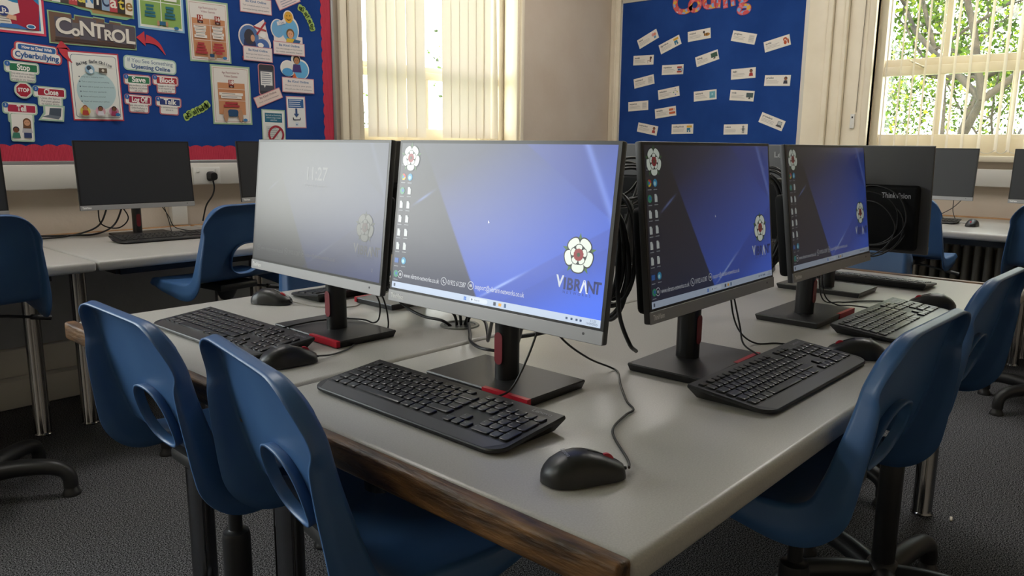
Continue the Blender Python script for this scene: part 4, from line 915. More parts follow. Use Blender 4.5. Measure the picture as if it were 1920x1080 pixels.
S.part('caption_card', (rot(R2(0.172, 0.058), 0.004, -0.075), 'c9848c'), (rot(R2(0.164, 0.05), 0.004, -0.075), 'e2cfc6')); S.text('Be Kind Online', 0.002, -0.062, 0.016, '9a7f80', 0.0004, width=0.11, a=22); S.text('Only send kind messages', 0.008, -0.082, 0.010, '8a7f86', width=0.13, a=22)
S = Sheet('poster', 'pink edged poster with a dark blue download arrow', 'poster', wallL(1.868, 1.353, 0.9), GP)
S.part('paper', (R2(0.124, 0.176), 'c08a96'), (R2(0.114, 0.166), 'e2e2e2')); S.part('blue_header', (R2(0.098, 0.048, 0, 0.048), '2c5f9c')); S.lines(-0.044, 0.04, 0.068, 4, 0.011, 0.004, 'dfe6ee')
S.part('arrow', (R2(0.013, 0.03, 0, 0.006), '2f4a7c'), ([(-0.017, -0.008), (0.017, -0.008), (0, -0.028)], '2f4a7c'), (R2(0.046, 0.005, 0, -0.042), '2b2f44'), (R2(0.005, 0.012, -0.022, -0.036), '2b2f44'), (R2(0.005, 0.012, 0.022, -0.036), '2b2f44')); S.part('note_symbol', (R2(0.02, 0.02, 0, -0.066), 'cfd8e2'), (ell(-0.002, -0.069, 0.004), '3f6f9c'))
S = Sheet('poster', 'green edged poster with a red no entry circle, just above the clock screen', 'poster', wallL(1.722, 1.262, -0.4), GP)
S.part('paper', (R2(0.144, 0.2), '9fc0a4'), (R2(0.132, 0.188), 'e2e4e0')); S.part('teal_header', (R2(0.106, 0.05, 0, 0.056), '2d6c86')); S.text('Don\u2019t tell our Downloading', 0, 0.069, 0.011, 'e4eef2', width=0.094); S.text('software using a trusted', 0, 0.056, 0.011, 'e4eef2', width=0.088); S.text('adult first', 0, 0.043, 0.011, 'e4eef2', width=0.04)
S.part('page_picture', (R2(0.07, 0.06, -0.012, -0.02), 'c9ccca')); S.lines(-0.04, 0.02, 0.0, 5, 0.011, 0.003, '9aa0a4')
no = MB(); o_, n_ = ell(0.012, -0.035, 0.050, n=36), ell(0.012, -0.035, 0.038, n=36); S.k += 1
no.add([(x, y, 0.00035 * S.k) for x, y in o_ + n_], [(q, (q + 1) % 36, 36 + (q + 1) % 36, 36 + q) for q in range(36)], pm('9c2f3e')); no.poly([(-0.02, -0.063), (-0.012, -0.071), (0.044, -0.007), (0.036, 0.001)], 0.00035 * S.k + 0.0001, pm('9c2f3e')); no.build('no_entry_sign', S.t)
# --- esafety words
def esafety(label, M, pts, sz):
    S = Sheet('word_cutout', label, 'lettering', M, 'esafety words on the noticeboard')
    m = MB(); 
    for (u, v, a), ch_ in zip(pts, 'eSafety'): m.poly(rot2(rrect(sz * 0.78, sz * 1.08, sz * 0.3, 4), u, v, a), 0.0003, pm('a9c468'))
    m.build('green_outline', S.t); S.k = 2
    for (u, v, a), ch_ in zip(pts, 'eSafety'): S.text(ch_, u, v, sz * 1.0, '24391f', 0.0008, a=a)
def rot2(P_, u, v, a): c_, s_ = math.cos(math.radians(a)), math.sin(math.radians(a)); return [(u + x * c_ - y * s_, v + x * s_ + y * c_) for x, y in P_]
esafety('green esafety word sloping down beside the red right border', wallL(1.965, 1.875, -35), [(-0.066, 0.014, 16), (-0.046, 0.018, 6), (-0.022, 0.013, -6), (-0.002, 0.006, -14), (0.02, -0.004, -22), (0.04, -0.014, -28), (0.056, -0.028, -36)], 0.034)
esafety('green esafety word rising towards the age 18 poster', wallL(1.293, 1.342, 29), [(-0.072, 0.0, -8), (-0.05, 0.004, 0), (-0.024, 0.002, 4), (-0.002, 0.0, 0), (0.02, -0.002, 2), (0.042, 0.0, 6), (0.06, 0.004, 8)], 0.036)
# --- cyberbullying cluster
def tagcard(label, x, z, a, head, hc, num, lines_, w=0.12, edge='a8c4ae', extra=None, hw=None):
    S = Sheet('poster', label, 'poster', wallL(x, z, a), GP); h = 0.034
    S.part('paper', (rrect(w + 0.018, h + 0.016, 0.012, 4), edge), (rrect(w * 0.86, 0.055, 0.01, 3, 0.002, -0.035), edge), (rrect(w + 0.006, h + 0.006, 0.008, 4), WHT), (rrect(w * 0.86 - 0.012, 0.048, 0.006, 3, 0.002, -0.033), WHT))
    S.part('header_band', (rrect(w - 0.012, h - 0.004, 0.003, 2, 0.006, 0), hc)); S.text(head, 0.006, 0, 0.034, 'f0ece8', 0.001, width=hw)
    S.part('number_disc', (ell(-w / 2 + 0.004, 0.012, 0.011), '2f62a8')); S.text(num, -w / 2 + 0.004, 0.012, 0.015, 'f0ece8')
    for i, t_ in enumerate(lines_): S.text(t_, 0.002, -0.026 - 0.0125 * i, 0.0118, '55545c', maxw=w * 0.76)
    return S
S = tagcard('green edged stop card with a red octagon sign below', 0.511, 1.494, -2.1, 'Stop', '2c7250', '1', ['Stop what you are doing.', 'Do not click on the page', 'or reply to any message.'], 0.118, hw=0.05)
oc = lambda r: [(r * math.cos(PI / 8 + PI / 4 * i), -0.096 + r * math.sin(PI / 8 + PI / 4 * i)) for i in range(8)]
S.part('octagon_sign', (ell(0, -0.096, 0.036), 'a8c4ae'), (oc(0.033), 'e6dcd8'), (oc(0.029), 'a8283a')); S.text('STOP', 0, -0.096, 0.022, 'f2ece8', 0.0008, width=0.044)
S = tagcard('green edged close card with a drawing of a laptop', 0.611, 1.394, -2.2, 'Close', 'a5283c', '2', ['Close the laptop.', 'Put your phone', 'or tablet down.'], 0.118, hw=0.058)
S.part('laptop_picture', ([(-0.052, -0.125), (0.052, -0.125), (0.058, -0.055), (-0.03, -0.055), (-0.03, -0.09)], 'a8c4ae'), ([(-0.04, -0.118), (0.046, -0.118), (0.05, -0.062), (-0.022, -0.062), (-0.022, -0.095)], WHT), ([(-0.008, -0.098), (0.04, -0.102), (0.044, -0.066), (-0.004, -0.068)], '4a5462'), ([(-0.036, -0.108), (0.03, -0.116), (0.04, -0.102), (-0.008, -0.098)], '6c7480'))
S = tagcard('green edged tell card with a grown-up and a small child', 0.488, 1.319, -1.9, 'Tell', 'b0304c', '3', ['Tell a grown-up.'], 0.118, hw=0.036)
S.part('picture_card', (rrect(0.092, 0.12, 0.008, 3, 0.004, -0.082), 'a8c4ae'), (rrect(0.082, 0.112, 0.005, 3, 0.004, -0.08), WHT)); kid(S, 'grown_up', 0.022, -0.058, 0.014, 'c99474', '6b4a34', 'b9b4b8', True); kid(S, 'child', -0.022, -0.092, 0.011, '7a4a34', '2b2024', '3f7a68'); S.part('trousers', (R2(0.03, 0.022, 0.022, -0.114), '34406c'))
S = Sheet('poster', 'red edged heading reading how to deal with cyberbullying', 'poster', wallL(0.576, 1.559, -3.8), GP)
ol = rrect(0.175, 0.04, 0.015, 4, 0.0, 0.016); S.part('paper', (rrect(0.172, 0.05, 0.016, 4, -0.002, 0.016), 'b94a52'), (rrect(0.200, 0.05, 0.018, 4, 0.0, -0.014), 'b94a52'), (rrect(0.158, 0.038, 0.010, 4, -0.002, 0.017), WHT), (rrect(0.186, 0.040, 0.014, 4, 0, -0.014), WHT))
S.part('blue_band', (rrect(0.148, 0.024, 0.008, 4, 0, 0.019), '2f62a0')); S.text('How to Deal With', 0, 0.019, 0.0185, 'eee8e4', 0.0006, width=0.118); S.text('Cyberbullying', 0.0, -0.014, 0.033, '2f5a94', 0.0010, width=0.172)
# --- being safe online
S = Sheet('poster', 'red edged being safe online poster with pale blue circle, centre of the board', 'poster', wallL(0.810, 1.431, 0.8), GP)
S.part('paper', (R2(0.224, 0.309), 'b9404e'), (R2(0.213, 0.297), WHT), (rrect(0.197, 0.280, 0.012, 4), '4f6a78'), (rrect(0.193, 0.276, 0.011, 4), 'e4e4de')); S.part('pale_circle', (ell(0.0, -0.02, 0.086, 0.088), 'b4ccd0'))
bs = 'Being Safe Online'
for i, c_ in enumerate(bs):
    if c_ != ' ': q = (i - 8) / 8; S.text(c_, q * 0.072, 0.112 - 0.016 * q * q, 0.019, '4a4f58', 0.0005, a=-q * 22)
S.part('globe', (ell(-0.022, 0.076, 0.020), '8fb0c8'), (ell(-0.026, 0.082, 0.010), '3c4a5a'), (ell(-0.018, 0.068, 0.009), 'dfe6ea')); S.part('dark_picture', (R2(0.036, 0.022, 0.034, 0.074), '5e5348'), (ell(0.034, 0.074, 0.006), 'cfc8bc'))
for i, t_ in enumerate(['Only use a nickname online', 'Tell an adult if you see something', 'Never talk to people you do not know', 'Never share your passwords', 'Never tell anyone personal', 'Never tell anyone your address']): S.text(t_, -0.064, 0.042 - 0.022 * i, 0.0088, '5a6470', align='LEFT'); S.part('tick_mark', (rrect(0.006, 0.006, 0.002, 2, -0.072, 0.042 - 0.022 * i), '5a6470'))
for cx, c1 in ((-0.062, 'd9c25c'), (0.004, 'd9a8b4'), (0.064, 'c98aa4')): S.part('pale_disc', (ell(cx, -0.112, 0.022), c1))
kid(S, 'child', -0.062, -0.098, 0.010, 'c98a64', '8a5030', 'b0443c'); kid(S, 'child', 0.004, -0.100, 0.010, '8a5a40', '2c2028', 'd8d4dc'); kid(S, 'child', 0.064, -0.100, 0.010, '7a4c38', '2a2020', '9c3a5c')
S.part('logo_patch', (ell(0.078, -0.126, 0.011, 0.008), '2f6fa3'))
# --- if you see something
S = Sheet('poster', 'mint cloud shaped heading about upsetting things online', 'poster', wallL(1.068, 1.548, -2.2), GP)
S.part('paper', (rrect(0.254, 0.07, 0.02, 5), 'a6c4b4'), (rrect(0.242, 0.058, 0.016, 5), 'dde4de')); S.text('If You See Something', 0, 0.013, 0.026, '5a7296', width=0.215); S.text('Upsetting Online', 0.002, -0.014, 0.027, '34578a', 0.0007, width=0.185)
for lb, x, z, a, hd, hc, nn, ln in (('red edged card headed save with green band', 1.000, 1.474, -0.5, 'Save', '2c7250', '1', ['any evidence of the', 'bullying and show', 'an adult']), ('red edged card headed block with red band', 1.136, 1.479, -0.8, 'Block', 'ab3038', '2', ['messages or the person.', 'Do not respond to them', 'in any way']), ('red edged card headed log off with crimson band', 0.997, 1.380, -1.8, 'Log Off', '9c2646', '3', ['any site where the', 'cyberbullying is', 'happening']), ('red edged card headed talk with dark blue band', 1.144, 1.376, -2.3, 'Talk', '2e3f78', '4', ['to someone you trust', 'about it'])):
    tagcard(lb, x, z, a, hd, hc, nn, ln, 0.112, 'b9707a', hw=min(0.016 * len(hd), 0.075))
# --- red arrows
def arrow(label, x, z, pts, head):
    S = Sheet('paper_arrow', label, 'paper arrow', wallL(x, z), 'red arrows on the noticeboard'); c = spline([(u, v, 0) for u, v in pts], 6); m = MB(); n = len(c); L_, R__ = [], []
    for i, p in enumerate(c):
        t = (c[min(i + 1, n - 1)] - c[max(i - 1, 0)]).normalized(); wd = 0.019 * (1 - i / (n - 1)) ** 0.8 + 0.001; nn = Vector((-t.y, t.x, 0)); L_.append(p + nn * wd); R__.append(p - nn * wd)
    for i in range(n - 1): m.poly([(q.x, q.y) for q in (R__[i], R__[i + 1], L_[i + 1], L_[i])], 0.0016, pm('c23b46'))
    m.poly(head, 0.0016, pm('c23b46')); m.build('arrow_shape', S.t)
arrow('small red curved arrow pointing up at the control strip', 0.69, 1.575, [(-0.008, 0.018), (-0.006, 0.0), (0.004, -0.02), (0.026, -0.045)], [(-0.036, 0.016), (0.022, 0.012), (-0.012, 0.05)])
arrow('large red curved arrow pointing left at the control strip', 1.085, 1.642, [(-0.032, 0.028), (0.0, 0.022), (0.03, 0.004), (0.06, -0.04)], [(-0.036, 0.062), (-0.034, -0.006), (-0.076, 0.03)])

# ------------------------------------------------------------------ coding board cards
cards = [('input', -3.184, 2.034, 23.4, 'head'), ('algorithm', -2.977, 1.975, 20.8, 'blocks'), ('control', -2.723, 2.027, 4.7, 'robot_arm'), ('program', -2.353, 1.978, -12.8, 'sheet'), ('sprite', -2.094, 1.916, 12.6, 'orange'), ('model', -3.219, 1.871, -0.9, 'desk'), ('repetition', -2.943, 1.781, -0.7, 'loop'), ('debug', -2.645, 1.849, 14.4, 'screen'), ('command', -3.206, 1.702, 9.7, 'sheet'), ('logic', -2.34, 1.72, 1.7, 'redkid'), ('predict', -2.073, 1.657, -2.4, 'darkkid'), ('selection', -2.969, 1.602, 8.2, 'tree'), ('network', -2.645, 1.572, 3.8, 'cyan'), ('code', -2.34, 1.56, -4.6, 'screen'), ('sequence', -3.253, 1.508, 2.5, 'sheet'), ('variable', -2.991, 1.452, 7.1, 'bars'), ('instruction', -3.154, 1.321, -10.3, 'redkid'), ('coding block', -2.83, 1.319, 0.8, 'blocks'), ('robot', -2.375, 1.313, 0.4, 'robot'), ('procedure', -2.093, 1.367, -20.9, 'laptop')]
desc = {'head': 'pink shape', 'blocks': 'yellow and blue blocks', 'robot_arm': 'brown robot arm', 'sheet': 'pale grid', 'orange': 'orange creature', 'desk': 'brown desk scene', 'loop': 'red and blue loop', 'screen': 'dark screen', 'redkid': 'person in red', 'darkkid': 'person in dark', 'tree': 'small tree diagram', 'cyan': 'cyan square', 'bars': 'orange bars', 'robot': 'grey robot', 'laptop': 'grey laptop'}
for wd, u, z, a, pic in cards:
    S = Sheet('word_card', 'white word card reading %s with a %s' % (wd, desc[pic]), 'word card', wallR(u, z, a), 'word cards on the coding board')
    S.part('paper', (R2(0.195, 0.076), 'c9d2cc'), (R2(0.190, 0.072), 'e4ddd4')); S.text(wd, -0.084, 0.018, 0.019, '4a4a50', 0.0004, align='LEFT'); S.lines(-0.084, 0.025, 0.002, 3, 0.009, 0.0028, 'b4aca6')
    c = 0.062
    if pic == 'head': S.part('picture', (ell(c - 0.008, 0.008, 0.013), 'd89a98'), (ell(c + 0.01, 0.006, 0.012), 'd98a70'), (R2(0.02, 0.018, c + 0.004, -0.016), '6f9ab8'))
    elif pic == 'blocks': S.part('picture', (R2(0.046, 0.016, c, 0.018), 'd9a93c'), (R2(0.03, 0.018, c - 0.006, -0.002), '3c7f9c'), (R2(0.012, 0.012, c - 0.014, -0.018), '2d6a8c'), (R2(0.012, 0.012, c + 0.006, -0.018), '2d6a8c'))
    elif pic == 'robot_arm': S.part('picture', (ell(c - 0.02, 0.014, 0.009), '3a322e'), (R2(0.006, 0.03, c - 0.018, 0.0), '4a3e36'), (ell(c + 0.006, -0.006, 0.024, 0.012), 'a9793c'), (ell(c + 0.004, -0.004, 0.008, 0.005), '4a3a2a'))
    elif pic == 'sheet': S.part('picture', (R2(0.044, 0.052, c, 0), 'cfc9c2'), (R2(0.034, 0.003, c, 0.016), 'aaa49e'), (R2(0.034, 0.003, c, 0.004), 'aaa49e'), (R2(0.034, 0.003, c, -0.008), 'aaa49e'))
    elif pic == 'orange': S.part('picture', (ell(c, 0.012, 0.015, 0.013), 'b5532f'), (ell(c - 0.002, -0.010, 0.011, 0.014), 'b5532f'), (ell(c + 0.02, -0.006, 0.006, 0.018), 'a34728'), (ell(c, 0.008, 0.006), 'e0c8b0'))
    elif pic == 'desk': S.part('picture', (ell(c + 0.008, 0.016, 0.010), '4a2e26'), (R2(0.014, 0.024, c + 0.006, -0.004), '7a4a44'), (R2(0.034, 0.005, c - 0.006, -0.006), 'a89a8c'), (R2(0.004, 0.02, c - 0.018, -0.016), 'a89a8c'))
    elif pic == 'loop': S.part('picture', (R2(0.042, 0.014, c, 0.016), 'a8483c'), (R2(0.03, 0.012, c, -0.002), '34588c'), (R2(0.042, 0.012, c, -0.018), 'a8483c'), (R2(0.008, 0.03, c + 0.024, -0.004), '5a78a0'))
    elif pic == 'screen': S.part('picture', (R2(0.054, 0.034, c, 0.006), '3f5a4c' if wd == 'debug' else '4a5a5c'), (R2(0.008, 0.008, c, -0.015), '2b2b2e'), (R2(0.022, 0.004, c, -0.02), '2b2b2e'))
    elif pic in ('redkid', 'darkkid'): kid(S, 'picture', c, 0.013, 0.011, '8a5a44', '3a2a24', 'a83e3c' if pic == 'redkid' else '3a3844')
    elif pic == 'tree': S.part('picture', (R2(0.008, 0.008, c, 0.022), '8a8a86'), (R2(0.009, 0.009, c - 0.016, -0.004), '6f9a6a'), (R2(0.009, 0.009, c + 0.016, -0.004), 'b8b040'), (R2(0.009, 0.009, c, -0.022), '6a7ab0'), (R2(0.032, 0.002, c, 0.008), '8a8a86'))
    elif pic == 'cyan': S.part('picture', (R2(0.048, 0.05, c, 0), '6fa8b4'), (R2(0.012, 0.012, c, 0.004), 'a9d0d6'), (R2(0.03, 0.003, c, -0.012), '4a8290'))
    elif pic == 'bars': S.part('picture', (R2(0.054, 0.018, c, 0.014), 'c2623e'), (R2(0.054, 0.018, c, -0.012), 'c2623e'), (R2(0.012, 0.012, c + 0.018, 0.014), 'e8d8c8'))
    elif pic == 'robot': S.part('picture', (ell(c, 0.018, 0.009, 0.009), '8a8a88'), (R2(0.018, 0.022, c, -0.002), '7a7c7e'), (R2(0.006, 0.014, c - 0.006, -0.022), '66686a'), (R2(0.006, 0.014, c + 0.006, -0.022), '66686a'), (R2(0.036, 0.004, c, 0.002), '77797b'))
    else: S.part('picture', (R2(0.034, 0.028, c, 0.008), '3a3a3e'), (R2(0.029, 0.023, c, 0.008), 'b4b8b6'), ([(c - 0.024, -0.018), (c + 0.024, -0.018), (c + 0.018, -0.006), (c - 0.018, -0.006)], '4c4c50'))
# patterned letters of the heading
M_PAT = mat('patterned_paper', 'd0605c', 0.6); N, L, b_ = nodes(M_PAT)
vt = N.new('ShaderNodeTexCoord'); vo = N.new('ShaderNodeTexVoronoi'); vr = N.new('ShaderNodeValToRGB'); vo.inputs['Scale'].default_value = 38
L.new(vt.outputs['Object'], vo.inputs[0]); L.new(vo.outputs['Color'], vr.inputs[0]); L.new(vr.outputs[0], b_.inputs['Base Color'])
vr.color_ramp.interpolation = 'CONSTANT'; vr.color_ramp.elements[0].color = srgb('cf4a4a'); vr.color_ramp.elements[1].position = 0.42; vr.color_ramp.elements[1].color = srgb('d8707a')
for p_, c_ in ((0.58, 'd9a83c'), (0.68, 'e0d4d8'), (0.76, '7f9fd0'), (0.82, 'cf5a50')): e_ = vr.color_ramp.elements.new(p_); e_.color = srgb(c_)
for c_, u, z, a, sz in (('C', -2.882, 2.275, 6, 0.25), ('o', -2.772, 2.268, 2, 0.21), ('d', -2.655, 2.285, 4, 0.235), ('i', -2.572, 2.285, -3, 0.225), ('n', -2.492, 2.277, 8, 0.21), ('g', -2.372, 2.268, 5, 0.23)):
    t = thing('letter_cutout', 'patterned pink paper letter %s of the coding heading' % c_, 'letter', M=wallR(u, z, a), group='heading letters of the coding board')
    link('letter_shape', text_mesh(c_, sz, mat('letter_backing', 'a83a48', 0.6), 0.010), t, T(0, 0, 0.0008)); link('patterned_face', text_mesh(c_, sz, M_PAT, 0.006), t, T(0, 0, 0.0016))

# ================================================================== BLINDS
def blind(name, label, M, slats, z0, z1, chain=False):
    """slats = [(position along the wall, turn in degrees)]; local x along the wall, z up"""
    t = thing(name, label, 'window blind', M=M)
    xs_ = [s[0] for s in slats]
    m = MB(); m.rbox(min(xs_) - 0.08, max(xs_) + 0.08, -0.02, 0.02, z1 + 0.004, z1 + 0.05, M_CREAM, 0.006); m.build('head_rail', t, smooth=40)
    for (x, a, *tw) in slats:
        m = MB(); n = 14; v = []; w_ = 0.0445; tw_ = tw[0] if tw else 0
        for i in range(n + 1):
            z = z0 + (z1 - z0) * i / n; aa = math.radians(a + tw_ * (1 - i / n))
            for k in range(5):
                q = -1 + k / 2; bow = 0.003 * (1 - q * q); v.append((x + q * w_ * math.cos(aa) - bow * math.sin(aa), q * w_ * math.sin(aa) + bow * math.cos(aa), z))
        f = [(i * 5 + k, i * 5 + k + 1, (i + 1) * 5 + k + 1, (i + 1) * 5 + k) for i in range(n) for k in range(4)]
        m.add(v, f, M_SLAT); o = m.build('blind_slat', t, smooth=60)
    if chain:
        m = MB()
        for q in (-0.006, 0.006):
            for p0, p1 in zip(slats[:-1], slats[1:]):
                pts = [(p0[0] + (p1[0] - p0[0]) * i / 8, q, z0 + 0.012 - 0.020 * (1 - (2 * i / 8 - 1) ** 2)) for i in range(9)]; m.tube(pts, 0.0016, mat('chain_white', 'c9c5bc', 0.5), 5)
        m.build('bead_chain', t)
    return t
SLx = [(2.474, 4), (2.546, 2), (2.626, 7), (2.707, 4), (2.790, 6), (2.868, 2), (3.105, 1), (3.186, 2), (3.268, 0), (3.350, 2), (3.430, 0), (3.50, 8), (3.56, 50, 60)]
blind('vertical_blind', 'cream vertical blind with slats nearly closed, window beside the red bordered board', T(0, WL + 0.045, 0), [(a - 0.004, *r) for a, *r in SLx], 1.225, 2.78)
ys_ = [1.325, 1.237, 1.161, 1.092, 1.009, 0.925, 0.84, 0.746, 0.654, 0.589, 0.50, 0.415, 0.33, 0.245, 0.16, 0.07, -0.02, -0.11, -0.2]
blind('vertical_blind', 'open vertical blind of thin slats at the window with trees, right edge', T(WR - 0.045, 0, 0) @ RZ(-PI / 2), [(-y, 90 + 23 - 0.0 * i) for i, y in enumerate(ys_)], 1.165, 2.78, True)

# ================================================================== RADIATOR, SOCKETS, CABLE BOX
t = thing('column_radiator', 'grey column radiator under the window desk, behind the chairs', 'radiator', (WR - 0.11, 0.6, 0))
for z in (0.13, 0.60): MB().tube([(0, -0.92, z), (0, 0.92, z)], 0.022, M_RAD, 12).build('header_pipe', t, smooth=50)
fin = None
for i in range(31):
    y = -0.9 + 0.06 * i
    if fin is None:
        m = MB(); m.rbox(-0.055, 0.055, -0.019, 0.019, 0.10, 0.635, M_RAD, 0.017, 3); me = m.mesh('radiator_column', 40); fin = me
    link('radiator_column', fin, t, T(0, y, 0))
t = thing('plug_socket', 'white double wall socket with black plug, beside the switched-off monitor', 'socket', (1.305, WL - 0.053, 1.012))
m = MB(); m.rbox(-0.073, 0.073, -0.009, 0.0, -0.043, 0.043, M_SOCK, 0.003); m.build('face_plate', t, smooth=40)
for x in (-0.05, 0.05): MB().rbox(x - 0.007, x + 0.007, -0.012, -0.008, 0.017, 0.032, M_SOCK, 0.001).build('rocker_switch', t)
t = thing('mains_plug', 'black mains plug in the white socket with lead hanging down', 'plug', (1.325, WL - 0.064, 1.008))
m = MB(); m.prism(rrect(0.05, 0.05, 0.016, 5), 0, 0.034, M_BLK, T(0, 0, 0) @ RX(PI / 2), top=rrect(0.036, 0.036, 0.012, 5)); m.build('plug_body', t, smooth=40)
m = MB(); m.tube(spline([(0, -0.018, -0.022), (0.002, -0.022, -0.06), (-0.01, -0.02, -0.10), (-0.04, -0.008, -0.15), (-0.05, 0.02, -0.23)], 6), 0.0042, M_CABLE); m.build('plug_lead', t, smooth=60)
t = thing('trunking_box', 'small white box on the wall below the socket trunking', 'cable box', (1.152, WL, 0.765))
MB().rbox(-0.035, 0.04, -0.045, -0.001, 0, 0.16, M_WHITEP, 0.004).build('box_body', t, smooth=40); MB().rbox(-0.037, 0.042, -0.05, -0.044, 0.0, 0.16, M_WHITEP, 0.002).build('box_lid', t, smooth=40)
t = thing('contact_sensor', 'small white sensor on the window frame beside the word card board', 'sensor', (WR - 0.016, 1.523, 1.36))
MB().rbox(-0.012, 0.0, -0.014, 0.014, -0.045, 0.05, M_SOCK, 0.002).build('sensor_case', t, smooth=40); MB().rbox(-0.014, -0.011, -0.005, 0.005, 0.022, 0.034, M_BLK, 0.001).build('sensor_eye', t)
t = thing('blind_cord', 'thin cord hanging down the window lining next to the word card board', 'cord', (WR - 0.02, 1.505, 1.42))
MB().tube([(0, 0, 0), (-0.002, -0.004, 0.5), (0, -0.014, 1.3)], 0.0022, mat('cord', '8a7f70', 0.7), 6).build('cord_loop', t)

# ================================================================== CABLES
def cable(name, label, pts, r=0.0019, m=M_CABLE, group=None, n=8):
    b = MB(); b.tube(spline(pts, n), r, m, 8); o = b.build(name, None, smooth=60); return tag(o, label, 'cable', group)
TZ = 0.7628
GCB = 'leads on the island tables'
cable('mouse_cable', 'black mouse lead with a kink running from front mouse to the large blue screen', [(0.184, 0.127, 0.768), (0.215, 0.150, TZ), (0.288, 0.226, TZ), (0.36, 0.252, TZ), (0.392, 0.258, TZ), (0.42, 0.29, TZ), (0.488, 0.349, TZ), (0.548, 0.396, TZ), (0.556, 0.418, 0.766), (0.48, 0.415, 0.80), (0.40, 0.412, 0.85), (0.345, 0.405, 0.905)], group=GCB)
cable('keyboard_cable', 'straight black keyboard lead dropping from the large blue screen', [(0.254, 0.435, 0.775), (0.285, 0.428, 0.785), (0.310, 0.418, 0.83), (0.332, 0.412, 0.88), (0.345, 0.408, 0.91)], group=GCB)
cable('keyboard_cable', 'black keyboard lead looping across the stand of the glaring clock screen', [(0.264, 1.110, 0.775), (0.31, 1.105, 0.779), (0.36, 1.10, 0.780), (0.41, 1.075, 0.781), (0.44, 1.035, 0.780), (0.45, 1.01, 0.775), (0.455, 0.995, 0.79), (0.43, 0.965, 0.84), (0.36, 0.93, 0.90)], group=GCB)
cable('mouse_cable', 'black mouse lead rising behind the stand of the glaring clock screen', [(0.212, 0.880, 0.768), (0.25, 0.885, TZ), (0.30, 0.90, TZ), (0.36, 0.94, TZ), (0.44, 0.955, TZ), (0.455, 0.965, 0.80), (0.42, 0.945, 0.86), (0.36, 0.925, 0.91)], group=GCB)
cable('keyboard_cable', 'black lead curving down from the third screen to its keyboard', [(0.804, 0.236, 0.776), (0.815, 0.275, 0.79), (0.835, 0.295, 0.82), (0.845, 0.312, 0.86), (0.842, 0.325, 0.91)], group=GCB)
cable('mouse_cable', 'thin black lead from the third screen running behind its keyboard', [(0.968, 0.170, 0.768), (0.985, 0.235, TZ), (0.970, 0.275, TZ), (0.94, 0.305, TZ), (0.91, 0.325, 0.785), (0.875, 0.33, 0.83), (0.845, 0.33, 0.91)], group=GCB)
cable('keyboard_cable', 'black lead from the right-hand monitor to its light catching keyboard', [(1.448, 0.234, 0.776), (1.45, 0.28, 0.775), (1.45, 0.32, 0.772), (1.44, 0.35, 0.80), (1.42, 0.36, 0.91)], group=GCB)
cable('mouse_cable', 'black lead from the right-hand monitor towards the far mouse', [(1.640, 0.200, 0.768), (1.645, 0.25, TZ), (1.60, 0.30, TZ), (1.54, 0.34, TZ), (1.48, 0.37, 0.78), (1.43, 0.37, 0.91)], group=GCB)
cable('mouse_cable', 'pale mouse lead of the far left mouse going behind the clock screen stand', [(0.470, 1.38, 0.768), (0.49, 1.34, TZ), (0.51, 1.28, TZ), (0.56, 1.24, TZ), (0.62, 1.27, TZ), (0.70, 1.22, 0.80)], 0.0016, M_CABLEW, GCB)
GPB = 'thick leads at the table port'
for i, (lb, pts) in enumerate([('thick black lead arching left into the round cable port', [(0.60, 0.905, 0.757), (0.585, 0.925, 0.772), (0.575, 0.985, 0.776), (0.565, 1.05, 0.80), (0.52, 1.11, 0.88)]), ('black lead entering the middle of the round cable port', [(0.612, 0.90, 0.757), (0.61, 0.915, 0.79), (0.575, 0.955, 0.83), (0.50, 0.99, 0.92)]), ('black lead rising steeply from the round cable port', [(0.618, 0.893, 0.757), (0.615, 0.90, 0.80), (0.58, 0.91, 0.86), (0.50, 0.90, 0.95)]), ('black lead rising from the rear of the round cable port', [(0.627, 0.892, 0.757), (0.63, 0.88, 0.80), (0.58, 0.86, 0.86), (0.48, 0.80, 0.95)]),
    ('black lead arching right from the round cable port behind the large screen stand', [(0.628, 0.885, 0.757), (0.628, 0.87, 0.785), (0.60, 0.80, 0.79), (0.55, 0.74, 0.778), (0.49, 0.68, 0.785), (0.42, 0.60, 0.86)]), ('black lead lying right of the round cable port in a low loop', [(0.622, 0.875, 0.757), (0.605, 0.855, 0.772), (0.555, 0.80, 0.768), (0.505, 0.745, 0.767), (0.48, 0.68, 0.768), (0.50, 0.62, 0.775), (0.46, 0.56, 0.84)])]):
    cable('power_cable', lb, pts, 0.0036, M_CABLE, GPB)
def coil(label, c, ax, rx, rz, loops, r=0.0036, seed=1, tail=None, group='cable coils behind the monitors'):
    """untidy loops in the plane of ax and z"""
    g = random.Random(seed); pts = []
    for i in range(loops * 14):
        a = 2 * PI * i / 14; k = 1 + 0.14 * math.sin(i * 0.37 + seed) + 0.05 * g.random(); d = 0.012 * math.sin(i * 0.21 + seed) + 0.004 * (i / 14 - loops / 2)
        u, z = rx * k * math.cos(a) + 0.01 * math.sin(i * 0.13), rz * k * math.sin(a) - 0.012 * math.cos(i * 0.11)
        pts.append((c[0] + u, c[1] + d, c[2] + z) if ax == 'x' else (c[0] + d, c[1] + u, c[2] + z))
    if tail: pts += tail
    return cable('cable_coil', label, pts, r, M_CABLE, group, 3)
coil('black cable coil on the back of the far monitor facing away', (1.690, 0.325, 0.975), 'y', 0.082, 0.080, 5, 0.0021, 3)
coil('black cable loops between the third screen and the right-hand monitor', (1.245, 0.445, 1.00), 'y', 0.055, 0.115, 8, 0.0042, 5)
